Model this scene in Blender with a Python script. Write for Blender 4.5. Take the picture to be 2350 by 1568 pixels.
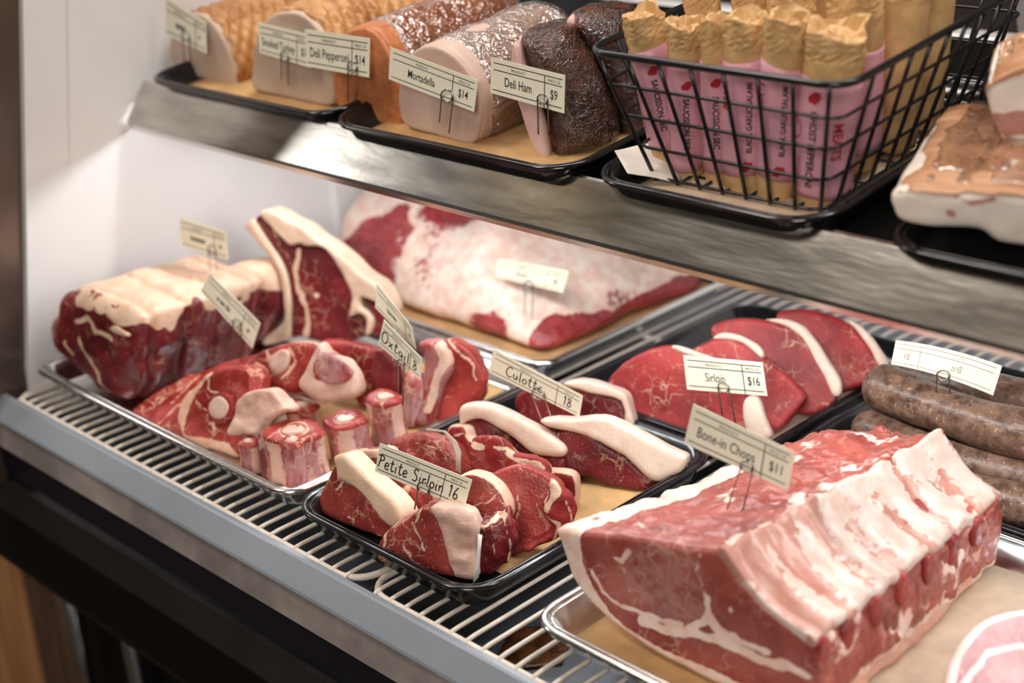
import bpy, bmesh, math, random
import numpy as np
from mathutils import Vector, Matrix

for o in list(bpy.data.objects): bpy.data.objects.remove(o)
SC = bpy.context.scene
COL = SC.collection

# ------------------------------------------------------------------ camera
# World: x along the counter, y into the case (away from the customer), z up; z = 0 is the deck rack.
CAMZ = 0.62
FPX = 3346.25
R = np.array([[0.70880476, 0.23653306, -0.66456596],
              [0.70335112, -0.3088163, 0.64025753],
              [-0.05378673, -0.9212408, -0.38525625]])
cam = bpy.data.cameras.new('camera'); camo = bpy.data.objects.new('camera', cam); COL.objects.link(camo)
cam.sensor_width = 36; cam.lens = FPX / 2350 * 36; cam.clip_start = 0.02
m = Matrix.Identity(4)
for i in range(3):
    m[i][0] = R[i, 0]; m[i][1] = -R[i, 1]; m[i][2] = -R[i, 2]
m.translation = (0, 0, CAMZ)
camo.matrix_world = m
cam.dof.use_dof = True; cam.dof.focus_distance = 1.18; cam.dof.aperture_fstop = 3.4
SC.camera = camo

# ------------------------------------------------------------------ world, lights, exposure
wd = bpy.data.worlds.new('shop_air'); SC.world = wd; wd.use_nodes = True
wd.node_tree.nodes['Background'].inputs[0].default_value = (0.62, 0.55, 0.50, 1)
wd.node_tree.nodes['Background'].inputs[1].default_value = 0.12

def area(name, loc, target, sx, sy, power, col):
    l = bpy.data.lights.new(name, 'AREA'); l.shape = 'RECTANGLE'; l.size = sx; l.size_y = sy
    l.energy = power; l.color = col
    o = bpy.data.objects.new(name, l); COL.objects.link(o); o.location = loc
    d = Vector(target) - Vector(loc); o.rotation_euler = d.to_track_quat('-Z', 'Y').to_euler()
    return o
area('shop_side_window', (-4.2, -.62, 1.70), (-1.2, .8, 0.27), .55, .55, 15, (1.0, 0.96, 0.92))
area('shop_window_daylight', (-1.9, -.35, 2.45), (-0.9, 0.8, 0.1), 0.6, 0.5, 30, (1.0, 0.90, 0.80))
area('front_fill', (0.7, -1.6, 1.5), (-0.8, 0.8, 0.1), 1.0, 0.8, 38, (1.0, 0.94, 0.88))  # added fill from behind the camera, brightens the card fronts
area('canopy_strip_lamp', (-0.75, 0.98, 1.02), (-0.75, 0.86, 0.1), 1.5, 0.07, 7, (1.0, 0.97, 0.93))
area('shop_ceiling_panel', (0.6, 1.2, 2.3), (-0.6, 0.85, 0.1), 0.7, 0.7, 8, (1.0, 0.95, 0.9))
SC.view_settings.view_transform = 'Standard'
SC.view_settings.look = 'None'
SC.view_settings.gamma = 1.0
SC.view_settings.use_curve_mapping = False
SC.view_settings.exposure = 0.0

# ------------------------------------------------------------------ geometry helpers
rng = np.random.default_rng(7)
def ray(px, py):
    return R @ np.array([(px - 1175.0) / FPX, (py - 784.0) / FPX, 1.0])
def at(px, py, z):
    d = ray(px, py); t = (z - CAMZ) / d[2]
    return np.array([0, 0, CAMZ]) + t * d
def aty(px, py, y):
    d = ray(px, py); return np.array([0, 0, CAMZ]) + (y / d[1]) * d
CR = dict(c1=(0, 0, 2.936), c2=(700, 0, 2.936), c3=(1400, 0, 2.474), c4=(0, 430, 2.936), c5=(500, 430, 2.936),
          c6=(1100, 600, 1.88), c7=(200, 750, 2.35), c8=(1200, 900, 2.0435), c9=(600, 950, 2.5375),
          cA=(1900, 700, 2.613), cB=(1400, 0, 3.137), cC=(1900, 0, 2.613), px=(0, 0, 1.0))
def PX(c, pts):
    x0, y0, s = CR[c]
    return [(x0 + x / s, y0 + y / s) for x, y in pts]

class Plane:
    """A face of a thing: a point, and a normal given by yaw (0 faces the customer, + towards the camera side) and tilt (up)."""
    def __init__(self, O, yaw=0, tilt=0):
        a, b = math.radians(yaw), math.radians(tilt)
        self.O = np.array(O, float)
        self.n = np.array([math.cos(b) * math.sin(a), -math.cos(b) * math.cos(a), math.sin(b)])
        self.u = np.array([math.cos(a), math.sin(a), 0.0])
        self.v = np.cross(self.n, self.u)
    def uv(self, pts):
        out = []
        for p in pts:
            d = ray(*p); t = ((self.O - np.array([0, 0, CAMZ])) @ self.n) / (d @ self.n)
            q = np.array([0, 0, CAMZ]) + t * d - self.O
            out.append((q @ self.u, q @ self.v))
        return np.array(out)
    def world(self, L):
        L = np.asarray(L)
        return self.O + L[:, :1] * self.u + L[:, 1:2] * self.v + L[:, 2:3] * self.n

_LAT = rng.random((32, 32, 32))
def vnoise(x, y, z):
    xi, yi, zi = np.floor(x).astype(int), np.floor(y).astype(int), np.floor(z).astype(int)
    fx, fy, fz = x - xi, y - yi, z - zi
    fx, fy, fz = [t * t * (3 - 2 * t) for t in (fx, fy, fz)]
    x0, x1, y0, y1, z0, z1 = xi & 31, (xi + 1) & 31, yi & 31, (yi + 1) & 31, zi & 31, (zi + 1) & 31
    a = _LAT[x0, y0, z0] * (1 - fx) + _LAT[x1, y0, z0] * fx
    b = _LAT[x0, y1, z0] * (1 - fx) + _LAT[x1, y1, z0] * fx
    c = _LAT[x0, y0, z1] * (1 - fx) + _LAT[x1, y0, z1] * fx
    d = _LAT[x0, y1, z1] * (1 - fx) + _LAT[x1, y1, z1] * fx
    return (a * (1 - fy) + b * fy) * (1 - fz) + (c * (1 - fy) + d * fy) * fz
def fbm(x, y, z, s, o=3, seed=0):
    x, y, z = np.broadcast_arrays(x, y, z)
    r = 0; a = 1.0; tot = 0
    for k in range(o):
        r = r + a * (vnoise(x * s + 11.3 * k + seed * 3.7, y * s + 5.1 * k + seed * 1.9, z * s + 7.7 * k + seed) - .5)
        tot += a; a *= .5; s *= 2.03
    return r / tot * 2

def smooth_poly(P, n=3):
    P = np.asarray(P, float); N = len(P); out = []
    for i in range(N):
        p0, p1, p2, p3 = P[i - 1], P[i], P[(i + 1) % N], P[(i + 2) % N]
        for k in range(n):
            t = k / n
            out.append(.5 * (2 * p1 + (p2 - p0) * t + (2 * p0 - 5 * p1 + 4 * p2 - p3) * t * t + (3 * p1 - p0 - 3 * p2 + p3) * t ** 3))
    return np.array(out)
def sd_poly(P, x, y):
    d = np.full(x.shape, 1e9); s = np.ones(x.shape)
    N = len(P)
    for i in range(N):
        a, b = P[i], P[i - 1]
        ex, ey = b - a
        wx, wy = x - a[0], y - a[1]
        t = np.clip((wx * ex + wy * ey) / (ex * ex + ey * ey + 1e-18), 0, 1)
        bx, by = wx - ex * t, wy - ey * t
        d = np.minimum(d, bx * bx + by * by)
        c1, c2, c3 = y >= a[1], y < b[1], ex * wy > ey * wx
        fl = (c1 & c2 & c3) | (~c1 & ~c2 & ~c3)
        s = np.where(fl, -s, s)
    return s * np.sqrt(d)
def sd_line(P, x, y):
    d = np.full(np.shape(x), 1e9)
    for i in range(len(P) - 1):
        a, b = P[i], P[i + 1]
        ex, ey = b - a
        t = np.clip(((x - a[0]) * ex + (y - a[1]) * ey) / (ex * ex + ey * ey + 1e-18), 0, 1)
        d = np.minimum(d, (x - a[0] - ex * t) ** 2 + (y - a[1] - ey * t) ** 2)
    return np.sqrt(d)

def nets(F, lo, hi, h):
    """Surface nets of F(x, y, z) < 0 in a box -> vertices, quads."""
    ax = [np.arange(lo[i], hi[i] + h, h) for i in range(3)]
    X, Y, Z = ax[0][:, None, None], ax[1][None, :, None], ax[2][None, None, :]
    V = np.array(np.broadcast_to(F(X, Y, Z), (len(ax[0]), len(ax[1]), len(ax[2]))), float)
    V[0] = V[-1] = 1; V[:, 0] = V[:, -1] = 1; V[:, :, 0] = V[:, :, -1] = 1
    S = V < 0
    n = np.array(V.shape) - 1
    cnt = sum(S[i:n[0] + i, j:n[1] + j, k:n[2] + k].astype(np.int8) for i in (0, 1) for j in (0, 1) for k in (0, 1))
    act = (cnt > 0) & (cnt < 8)
    I = np.argwhere(act); idx = np.full(act.shape, -1, int); idx[act] = np.arange(len(I))
    acc = np.zeros((len(I), 3)); num = np.zeros(len(I))
    cs = [(i, j, k) for i in (0, 1) for j in (0, 1) for k in (0, 1)]
    for a in cs:
        for d in range(3):
            if a[d]: continue
            b = list(a); b[d] = 1
            va = V[I[:, 0] + a[0], I[:, 1] + a[1], I[:, 2] + a[2]]
            vb = V[I[:, 0] + b[0], I[:, 1] + b[1], I[:, 2] + b[2]]
            c = (va < 0) != (vb < 0)
            t = np.where(c, va / np.where(c, va - vb, 1), 0)
            p = np.tile(np.array(a, float), (len(I), 1)); p[:, d] += t
            acc += p * c[:, None]; num += c
    verts = np.array(lo) + (I + acc / num[:, None]) * h
    quads = []
    for d in range(3):
        e, f = (d + 1) % 3, (d + 2) % 3
        sl0 = [slice(None)] * 3; sl1 = [slice(None)] * 3
        sl0[d] = slice(0, n[d]); sl1[d] = slice(1, n[d] + 1)
        A, B = S[tuple(sl0)], S[tuple(sl1)]
        E = np.argwhere(A != B)
        E = E[(E[:, e] > 0) & (E[:, f] > 0) & (E[:, e] < n[e]) & (E[:, f] < n[f])]
        if not len(E): continue
        def g(de, df):
            q = E.copy(); q[:, e] += de; q[:, f] += df
            return idx[q[:, 0], q[:, 1], q[:, 2]]
        Q = np.stack([g(-1, -1), g(0, -1), g(0, 0), g(-1, 0)], 1)
        fl = ~A[E[:, 0], E[:, 1], E[:, 2]]
        Q[fl] = Q[fl][:, ::-1]
        quads.append(Q)
    return verts, np.concatenate(quads)

def mesh_np(name, V, Q, smooth=True):
    me = bpy.data.meshes.new(name)
    V = np.ascontiguousarray(V, dtype=np.float32); Q = np.ascontiguousarray(Q, dtype=np.int32)
    me.vertices.add(len(V)); me.vertices.foreach_set('co', V.ravel())
    k = Q.shape[1]
    me.loops.add(Q.size); me.loops.foreach_set('vertex_index', Q.ravel())
    me.polygons.add(len(Q)); me.polygons.foreach_set('loop_start', np.arange(0, Q.size, k, dtype=np.int32))
    if smooth: me.polygons.foreach_set('use_smooth', np.ones(len(Q), bool))
    me.update(calc_edges=True)
    return me
def mesh_py(name, V, Fc, smooth=True):
    me = bpy.data.meshes.new(name); me.from_pydata([tuple(map(float, v)) for v in V], [], Fc)
    if smooth: me.polygons.foreach_set('use_smooth', np.ones(len(me.polygons), bool))
    me.update(); return me
def attr(me, name, kind, data):
    a = me.attributes.new(name, kind, 'POINT')
    a.data.foreach_set('color' if kind == 'FLOAT_COLOR' else 'vector', np.ascontiguousarray(data, dtype=np.float32).ravel())

# ------------------------------------------------------------------ object helpers
def obj(name, me, mat=None, parent=None, loc=None):
    o = bpy.data.objects.new(name, me); COL.objects.link(o)
    if mat is not None and not me.materials: me.materials.append(mat)
    if parent is not None: o.parent = parent
    if loc is not None: o.location = loc
    return o
def tag(o, label, cat, group=None):
    o['label'] = label; o['category'] = cat
    if group: o['group'] = group
    return o
def thing(name, label, cat, loc=(0, 0, 0), group=None):
    o = bpy.data.objects.new(name, None); COL.objects.link(o); o.location = loc; o.empty_display_size = .02
    return tag(o, label, cat, group)
def struct(o):
    o['kind'] = 'structure'; return o

def box_me(name, x0, x1, y0, y1, z0, z1, bev=0.0, seg=2):
    bm = bmesh.new(); bmesh.ops.create_cube(bm, size=1)
    for v in bm.verts: v.co = ((x0 + x1) / 2 + v.co.x * (x1 - x0), (y0 + y1) / 2 + v.co.y * (y1 - y0), (z0 + z1) / 2 + v.co.z * (z1 - z0))
    if bev: bmesh.ops.bevel(bm, geom=list(bm.edges), offset=bev, segments=seg, affect='EDGES', profile=.5)
    me = bpy.data.meshes.new(name); bm.to_mesh(me); bm.free(); return me
def prism_x(name, prof, x0, x1):
    """A yz profile run along x."""
    n = len(prof); V = [(x0, y, z) for y, z in prof] + [(x1, y, z) for y, z in prof]
    Fc = [(i, (i + 1) % n, n + (i + 1) % n, n + i) for i in range(n)] + [tuple(range(n))[::-1], tuple(range(n, 2 * n))]
    me = mesh_py(name, V, Fc, False)
    bm = bmesh.new(); bm.from_mesh(me); bmesh.ops.recalc_face_normals(bm, faces=bm.faces); bm.to_mesh(me); bm.free()
    return me
def tube_me(name, P, r, sides=8, closed=False, cap=True):
    P = np.asarray(P, float); N = len(P)
    if closed: T = np.roll(P, -1, 0) - np.roll(P, 1, 0)
    else: T = np.gradient(P, axis=0)
    T /= np.linalg.norm(T, axis=1)[:, None] + 1e-12
    up = np.array([0, 0, 1.0]) if abs(T[0][2]) < .9 else np.array([1.0, 0, 0])
    nrm = np.cross(T[0], up); nrm /= np.linalg.norm(nrm)
    V = []
    rr = np.broadcast_to(r, (N,))
    for i in range(N):
        nrm = nrm - T[i] * (nrm @ T[i]); nrm /= np.linalg.norm(nrm); b = np.cross(T[i], nrm)
        for k in range(sides):
            a = 2 * math.pi * k / sides
            V.append(P[i] + rr[i] * (math.cos(a) * nrm + math.sin(a) * b))
    Fc = []
    for i in range(N if closed else N - 1):
        j = (i + 1) % N
        for k in range(sides):
            l = (k + 1) % sides
            Fc.append((i * sides + k, i * sides + l, j * sides + l, j * sides + k))
    if cap and not closed: Fc += [tuple(range(sides))[::-1], tuple(range((N - 1) * sides, N * sides))]
    return mesh_py(name, V, Fc)
def rrect(hx, hy, r, n=7, cx=0, cy=0):
    out = []
    for sx, sy, a0 in ((1, 1, 0), (-1, 1, 90), (-1, -1, 180), (1, -1, 270)):
        for k in range(n):
            a = math.radians(a0 + 90 * k / (n - 1))
            out.append((cx + sx * (hx - r) + r * math.cos(a), cy + sy * (hy - r) + r * math.sin(a)))
    return out
def loft_me(name, rings, close_ends=True):
    n = len(rings[0]); V = [p for r_ in rings for p in r_]; Fc = []
    for i in range(len(rings) - 1):
        for k in range(n):
            l = (k + 1) % n; Fc.append((i * n + k, i * n + l, (i + 1) * n + l, (i + 1) * n + k))
    if close_ends: Fc += [tuple(range(n))[::-1], tuple(range((len(rings) - 1) * n, len(rings) * n))]
    return mesh_py(name, V, Fc)

# ------------------------------------------------------------------ materials
def newmat(name):
    m = bpy.data.materials.new(name); m.use_nodes = True
    nt = m.node_tree; return m, nt, nt.nodes['Principled BSDF']
class NB:
    def __init__(s, nt): s.nt = nt
    def n(s, t, **kw):
        nd = s.nt.nodes.new(t)
        for k, v in kw.items():
            if k.startswith('_'): setattr(nd, k[1:], v)
        for k, v in kw.items():
            if not k.startswith('_'): s.set(nd.inputs[k.replace('__', ' ')] if not k[0] == 'i' or not k[1:].isdigit() else nd.inputs[int(k[1:])], v)
        return nd
    def set(s, inp, v):
        if isinstance(v, bpy.types.NodeSocket): s.nt.links.new(v, inp)
        else:
            if inp.type == 'RGBA' and len(v) == 3: v = (*v, 1)
            inp.default_value = v
    def math(s, op, a, b=0.0, c=0.0, clamp=False): return s.n('ShaderNodeMath', _operation=op, _use_clamp=clamp, i0=a, i1=b, i2=c).outputs[0]
    def vmath(s, op, a, b=(0, 0, 0)): return s.n('ShaderNodeVectorMath', _operation=op, i0=a, i1=b).outputs[0]
    def noise(s, v, scale, detail=3, rough=.5): return s.n('ShaderNodeTexNoise', Vector=v, Scale=scale, Detail=detail, Roughness=rough)
    def step(s, x, a, b): return s.n('ShaderNodeMapRange', _interpolation_type='SMOOTHSTEP', Value=x, i1=a, i2=b).outputs[0]
    def mix(s, f, a, b):
        nd = s.n('ShaderNodeMix', _data_type='RGBA'); s.set(nd.inputs[0], f); s.set(nd.inputs[6], a); s.set(nd.inputs[7], b); return nd.outputs[2]
    def bump(s, h, strength, dist): return s.n('ShaderNodeBump', Height=h, Strength=strength, Distance=dist).outputs[0]

def plain(name, col, rough=.5, metal=0.0, var=0.0, vscale=40, bump=0.0, bscale=200, coat=0.0, spec=.5, stretch=None):
    m, nt, p = newmat(name); b = NB(nt)
    tc = b.n('ShaderNodeTexCoord').outputs['Object']
    if stretch: tc = b.vmath('MULTIPLY', tc, stretch)
    if var:
        nz = b.noise(tc, vscale, 4).outputs[0]
        f = b.step(nz, .3, .7)
        b.set(p.inputs['Base Color'], b.mix(f, tuple(c * (1 - var) for c in col), tuple(min(1, c * (1 + var)) for c in col)))
        b.set(p.inputs['Roughness'], b.math('MULTIPLY_ADD', nz, rough * .5, rough * .75))
    else:
        p.inputs['Base Color'].default_value = (*col, 1); p.inputs['Roughness'].default_value = rough
    if bump: b.set(p.inputs['Normal'], b.bump(b.noise(tc, bscale, 3).outputs[0], bump, .001))
    p.inputs['Metallic'].default_value = metal; p.inputs['Coat Weight'].default_value = coat
    p.inputs['Specular IOR Level'].default_value = spec
    return m

def meat(name, dark, light, silv=(.62, .42, .42), stk=.3, spec=.38, fat=(.74, .54, .41), fat2=None, marb=.8, mscale=70, fiber=(40, 40, 240), fleck=.4, rough=.33, bumps=.8, n1s=22, bone=(.84, .72, .66), sss=.10, fatnoise=.22):
    m, nt, p = newmat(name); b = NB(nt)
    v0 = b.n('ShaderNodeAttribute', _attribute_name='uvw').outputs['Vector']
    rnd = b.n('ShaderNodeObjectInfo').outputs['Random']
    off = b.n('ShaderNodeCombineXYZ', X=rnd, Y=b.math('MULTIPLY', rnd, 3.1), Z=b.math('MULTIPLY', rnd, 7.7)).outputs[0]
    v = b.vmath('ADD', v0, off)
    fld = b.n('ShaderNodeSeparateColor', Color=b.n('ShaderNodeAttribute', _attribute_name='fld').outputs['Color'])
    n1 = b.noise(v, n1s, 4).outputs[0]
    fib = b.noise(b.vmath('MULTIPLY', v, fiber), 1.0, 3).outputs[0]
    lean = b.mix(b.step(b.math('ADD', b.math('MULTIPLY', n1, .6), b.math('MULTIPLY', fib, .4)), .33, .66), dark, light)
    # marbling: broken web of thin warped seams, and flecks
    wz = b.noise(v, 60, 3)
    warp = b.vmath('ADD', v, b.vmath('MULTIPLY', b.vmath('SUBTRACT', wz.outputs[1], (.5, .5, .5)), (.022, .022, .022)))
    vor = b.n('ShaderNodeTexVoronoi', _feature='DISTANCE_TO_EDGE', Vector=warp, Scale=mscale).outputs['Distance']
    brk = b.step(b.noise(v, 38, 2).outputs[0], .46, .66)
    web = b.math('MULTIPLY', b.math('SUBTRACT', 1, b.step(vor, .005, .07)), brk)
    flk = b.step(b.noise(b.vmath('MULTIPLY', v, (1, 1, .45)), 330, 3).outputs[0], .60, .72)
    mb = b.math('MAXIMUM', b.math('MULTIPLY', web, marb), b.math('MULTIPLY', b.math('MULTIPLY', flk, fleck), b.step(n1, .35, .65)))
    fat2 = fat2 or tuple(c * k for c, k in zip(fat, (.95, .84, .74)))
    nf = b.noise(v, 75, 4).outputs[0]
    fcol = b.mix(b.step(nf, .35, .68), fat, fat2)
    c1 = b.mix(mb, lean, fat2)
    fz = b.math('MULTIPLY_ADD', b.math('SUBTRACT', b.noise(v, 160, 3).outputs[0], .5), fatnoise * 2, fld.outputs[0])
    fm = b.step(fz, .44, .57)
    c2 = b.mix(fm, c1, fcol)
    bz = b.math('MULTIPLY_ADD', b.math('SUBTRACT', b.noise(v, 200, 2).outputs[0], .5), .2, fld.outputs[1])
    c3 = b.mix(b.step(bz, .42, .58), c2, b.mix(b.step(b.noise(v, 320, 3).outputs[0], .4, .65), bone, tuple(c * .86 for c in bone)))
    # dried / silver-skin tone in the blue channel
    c4 = b.mix(b.math('MULTIPLY', fld.outputs[2], b.step(b.noise(b.vmath('MULTIPLY', v, (1, stk, 1)), 120, 3).outputs[0], .3, .6)), c3, silv)
    b.set(p.inputs['Base Color'], c4)
    b.set(p.inputs['Roughness'], b.math('ADD', b.math('MULTIPLY_ADD', nf, .3, rough - .15), b.math('MULTIPLY', fm, .08)))
    hgt = b.math('ADD', b.math('MULTIPLY', b.noise(v, 420, 3).outputs[0], .5), b.math('ADD', b.math('MULTIPLY', fib, .6), b.math('MULTIPLY', b.math('MAXIMUM', mb, fm), .5)))
    b.set(p.inputs['Normal'], b.bump(hgt, bumps, .0012))
    p.inputs['Subsurface Weight'].default_value = sss
    p.inputs['Subsurface Radius'].default_value = (1.0, .3, .2)
    p.inputs['Subsurface Scale'].default_value = .006
    p.inputs['Specular IOR Level'].default_value = spec
    return m

def film(name, tint=(1, 1, 1), glossy=.16, scale=70, strength=.9):
    """Clear stretch wrap: see-through with sharp broken highlights."""
    m = bpy.data.materials.new(name); m.use_nodes = True; nt = m.node_tree; nt.nodes.clear(); b = NB(nt)
    tc = b.n('ShaderNodeAttribute', _attribute_name='uvw').outputs['Vector']
    w = b.vmath('ADD', tc, b.vmath('MULTIPLY', b.noise(tc, 40, 3).outputs[1], (.02, .02, .02)))
    n = b.noise(b.vmath('MULTIPLY', w, (1, 1, .35)), scale, 4, .6).outputs[0]
    rid = b.math('ABSOLUTE', b.math('SUBTRACT', n, .5))
    bp = b.bump(b.math('POWER', rid, .6), strength, .006)
    g = b.n('ShaderNodeBsdfGlossy', Color=(1, 1, 1), Roughness=.12, Normal=bp).outputs[0]
    t = b.n('ShaderNodeBsdfTransparent', Color=tint).outputs[0]
    fr = b.n('ShaderNodeFresnel', IOR=1.45, Normal=bp).outputs[0]
    f = b.math('MULTIPLY_ADD', fr, 1.0, glossy, clamp=True)
    mx = b.n('ShaderNodeMixShader', i0=f, i1=t, i2=g).outputs[0]
    nt.links.new(mx, b.n('ShaderNodeOutputMaterial').inputs[0])
    return m

def wood(name, a, c):
    m, nt, p = newmat(name); b = NB(nt)
    tc = b.vmath('MULTIPLY', b.n('ShaderNodeTexCoord').outputs['Object'], (14, 14, 1.5))
    b.set(p.inputs['Base Color'], b.mix(b.step(b.noise(tc, 3, 5).outputs[0], .3, .7), a, c)); p.inputs['Roughness'].default_value = .45
    return m

# ------------------------------------------------------------------ material library
M = {}
M['white'] = plain('white_enamel', (.80, .78, .77), .45, var=.03, vscale=6)
M['steel'] = plain('brushed_steel', (.62, .61, .59), .22, 1.0, var=.12, vscale=5, bump=.12, bscale=60, stretch=(1, 12, 12))
M['steel_worn'] = plain('worn_shelf_steel', (.56, .54, .50), .2, 1.0, var=.22, vscale=9, bump=.1, bscale=40, stretch=(1.2, 6, 6))
M['bronze'] = plain('bronze_frame', (.16, .12, .10), .3, .7, var=.15, vscale=8)
M['alu'] = plain('sheet_pan_aluminium', (.72, .71, .69), .2, 1.0, var=.1, vscale=20, bump=.1, bscale=70)
M['black'] = plain('black_tray_plastic', (.010, .010, .011), .16, var=.3, vscale=30, bump=.06, bscale=120, spec=.55)
M['blackwire'] = plain('black_wire_coating', (.011, .011, .012), .25)
M['rack'] = plain('rack_vinyl_coating', (.70, .62, .54), .35, var=.1, vscale=25)
M['rail'] = plain('grey_rail', (.27, .30, .34), .35, 0.1, var=.06, vscale=7)
M['taupe_reflection'] = plain('laminate_painted_reflection', (.27, .235, .22), .3, var=.3, vscale=14)  # dark laminate band; the shop's reflection is painted in as taupe base colour
M['navy'] = plain('navy_black_laminate', (.005, .006, .012), .2, spec=.2)
M['char'] = plain('charcoal_laminate', (.020, .017, .017), .3, var=.3, vscale=12, spec=.25)
M['deepblack'] = plain('black_kick_panel', (.003, .003, .003), .45, spec=.15)
M['pan'] = plain('grey_well_pan', (.20, .22, .25), .3, .5, var=.25, vscale=8)
M['kraft'] = plain('kraft_paper', (.52, .31, .13), .75, var=.16, vscale=30, bump=.35, bscale=140)
M['kraftlight'] = plain('pale_kraft_paper', (.66, .50, .36), .7, var=.12, vscale=35, bump=.4, bscale=110)
M['whitepaper'] = plain('white_butcher_paper', (.82, .76, .68), .6, var=.06, vscale=40, bump=.3, bscale=90)
M['card'] = plain('cream_card', (.90, .85, .67), .6, var=.02, vscale=30)
M['ink'] = plain('black_ink', (.012, .015, .02), .5)
M['fadedink'] = plain('ink_seen_through_card', (.30, .25, .14), .6)
M['redink'] = plain('red_ink', (.42, .02, .03), .5)
M['clip'] = plain('clip_wire', (.42, .40, .37), .25, 1.0)
M['pink'] = plain('pink_label_paper', (.74, .36, .43), .42, var=.06, vscale=30, bump=.15, bscale=90)
M['wood'] = wood('warm_wood', (.30, .13, .05), (.50, .25, .10))
M['darkwood'] = wood('dark_wood', (.05, .028, .018), (.11, .06, .035))
M['wax'] = plain('waxed_paper', (.85, .80, .74), .3)
M['back'] = plain('shop_back_wall', (.085, .062, .06), .6, var=.5, vscale=3)
M['greybar'] = plain('grey_door_frame', (.16, .14, .13), .4)
M['palebar'] = plain('pale_door_frame', (.62, .70, .74), .4)
M['ladlegrey'] = plain('chrome', (.6, .6, .6), .15, 1.0)

BEEF = meat('beef', (.19, .020, .018), (.38, .062, .052), marb=.65, mscale=85, fleck=.55)
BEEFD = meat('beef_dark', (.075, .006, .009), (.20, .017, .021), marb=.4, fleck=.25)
BEEFR = meat('beef_bright', (.18, .010, .012), (.37, .036, .034), marb=.55, mscale=75, fleck=.3, sss=.04, spec=.25, rough=.42)
FAT = meat('beef_fat', (.64, .42, .30), (.76, .57, .42), fat=(.76, .57, .42), marb=0.0, fleck=.0, rough=.42, bumps=.7, fiber=(60, 60, 60))
FATP = meat('pink_fat', (.60, .34, .26), (.76, .54, .44), fat=(.76, .54, .44), marb=0.0, fleck=.0, rough=.36, bumps=.8, fiber=(70, 70, 70), sss=.12)
FATW = meat('white_fat', (.70, .50, .40), (.80, .64, .52), fat=(.80, .64, .52), marb=0.0, fleck=.0, rough=.38, bumps=.6, fiber=(50, 50, 50), sss=.12)
BONE = meat('bone_cut', (.58, .34, .27), (.74, .58, .49), marb=0, fleck=0, bumps=.4)
SHANK = meat('shank', (.21, .015, .014), (.42, .055, .045), marb=.8, mscale=55, fat=(.74, .46, .34))
PORK = meat('pork', silv=(.46, .27, .22), stk=1.0, dark=(.20, .034, .027), light=(.37, .085, .064), fat=(.80, .64, .56), fat2=(.74, .48, .39), marb=.35, mscale=60, fleck=.25, rough=.32, sss=.14)
PORKD = meat('pork_rib_ends', (.13, .018, .016), (.36, .075, .06), fat=(.62, .36, .28), marb=.8, mscale=90, bumps=.9)
BRISK = meat('brisket', (.17, .014, .02), (.36, .045, .05), fat=(.80, .66, .57), fat2=(.72, .47, .38), marb=.2, fatnoise=.28)
BRAT = meat('bratwurst', (.060, .030, .019), (.20, .115, .078), n1s=95, fat=(.45, .33, .26), marb=.5, mscale=150, fleck=1.0, rough=.30, bumps=.5, fiber=(200, 200, 200), sss=.05)

# ------------------------------------------------------------------ the case (setting)
XW = -1.40                     # inner face of the end wall
SL = 0.12; SLN = math.sqrt(1 + SL * SL)
def zs(y): return 0.283 + SL * (y - 0.81)
def SP(x, y, hgt):             # point hgt above the tilted shelf, measured square to it
    return np.array([x, y - hgt * SL / SLN, zs(y) + hgt / SLN])
def SH(px, py, hgt=0.0):       # where a sight line meets the plane hgt above the shelf
    d = ray(px, py); C = np.array([0, 0, CAMZ])
    n = np.array([0, -SL, 1]) / SLN; O = SP(0, .81, hgt)
    return C + ((O - C) @ n) / (d @ n) * d

def end_panel(name, x0, x1, yz, mat):
    n = len(yz); V = [(x0, y, z) for y, z in yz] + [(x1, y, z) for y, z in yz]
    me = mesh_py(name, V, [tuple(range(n)), tuple(range(2 * n - 1, n - 1, -1))] + [(i, n + i, n + (i + 1) % n, (i + 1) % n) for i in range(n)], False)
    bm = bmesh.new(); bm.from_mesh(me); bmesh.ops.recalc_face_normals(bm, faces=bm.faces); bm.to_mesh(me); bm.free()
    return struct(obj(name, me, mat))
wl = end_panel('wall_left', XW - .03, XW, [(.622, -.04), (1.50, -.04), (1.50, .95), (.800, .95), (.695, .40), (.626, .02)], M['white'])
end_panel('trim_1', XW - .001, XW + .004, [(.624, -.03), (.668, -.03), (.742, .40), (.845, .95), (.800, .95), (.695, .40), (.626, .02)], M['white'])
end_panel('trim_2', XW - .001, XW + .010, [(1.055, .0), (1.115, .0), (1.115, .262), (1.055, .262)], M['white'])
fr = end_panel('trim_3', XW - .045, XW - .004, [(.555, -.10), (.6215, -.10), (.6255, .02), (.6945, .40), (.7995, .95), (.735, .95), (.628, .40), (.56, .02)], M['bronze'])
for (y, z) in ((.640, .335), (.576, .035)):
    bm = bmesh.new(); bmesh.ops.create_uvsphere(bm, u_segments=16, v_segments=8, radius=.005)
    for v in bm.verts: v.co.x *= .5
    me = bpy.data.meshes.new('bolt'); bm.to_mesh(me); bm.free(); me.polygons.foreach_set('use_smooth', [True] * len(me.polygons))
    obj('bolt', me, M['ladlegrey'], fr, (XW - .003, y, z))
struct(obj('wall_back', box_me('wall_back', XW, 1.2, 1.42, 1.45, -.04, .30), M['white']))
pan = struct(obj('floor', box_me('floor', XW, 1.2, .606, 1.42, -.055, -.045), M['pan']))
struct(obj('wall_front', prism_x('wall_front', [(.600, -.008), (.606, -.008), (.606, -.055), (.600, -.055)], XW, 1.2), M['pan']))
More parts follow.
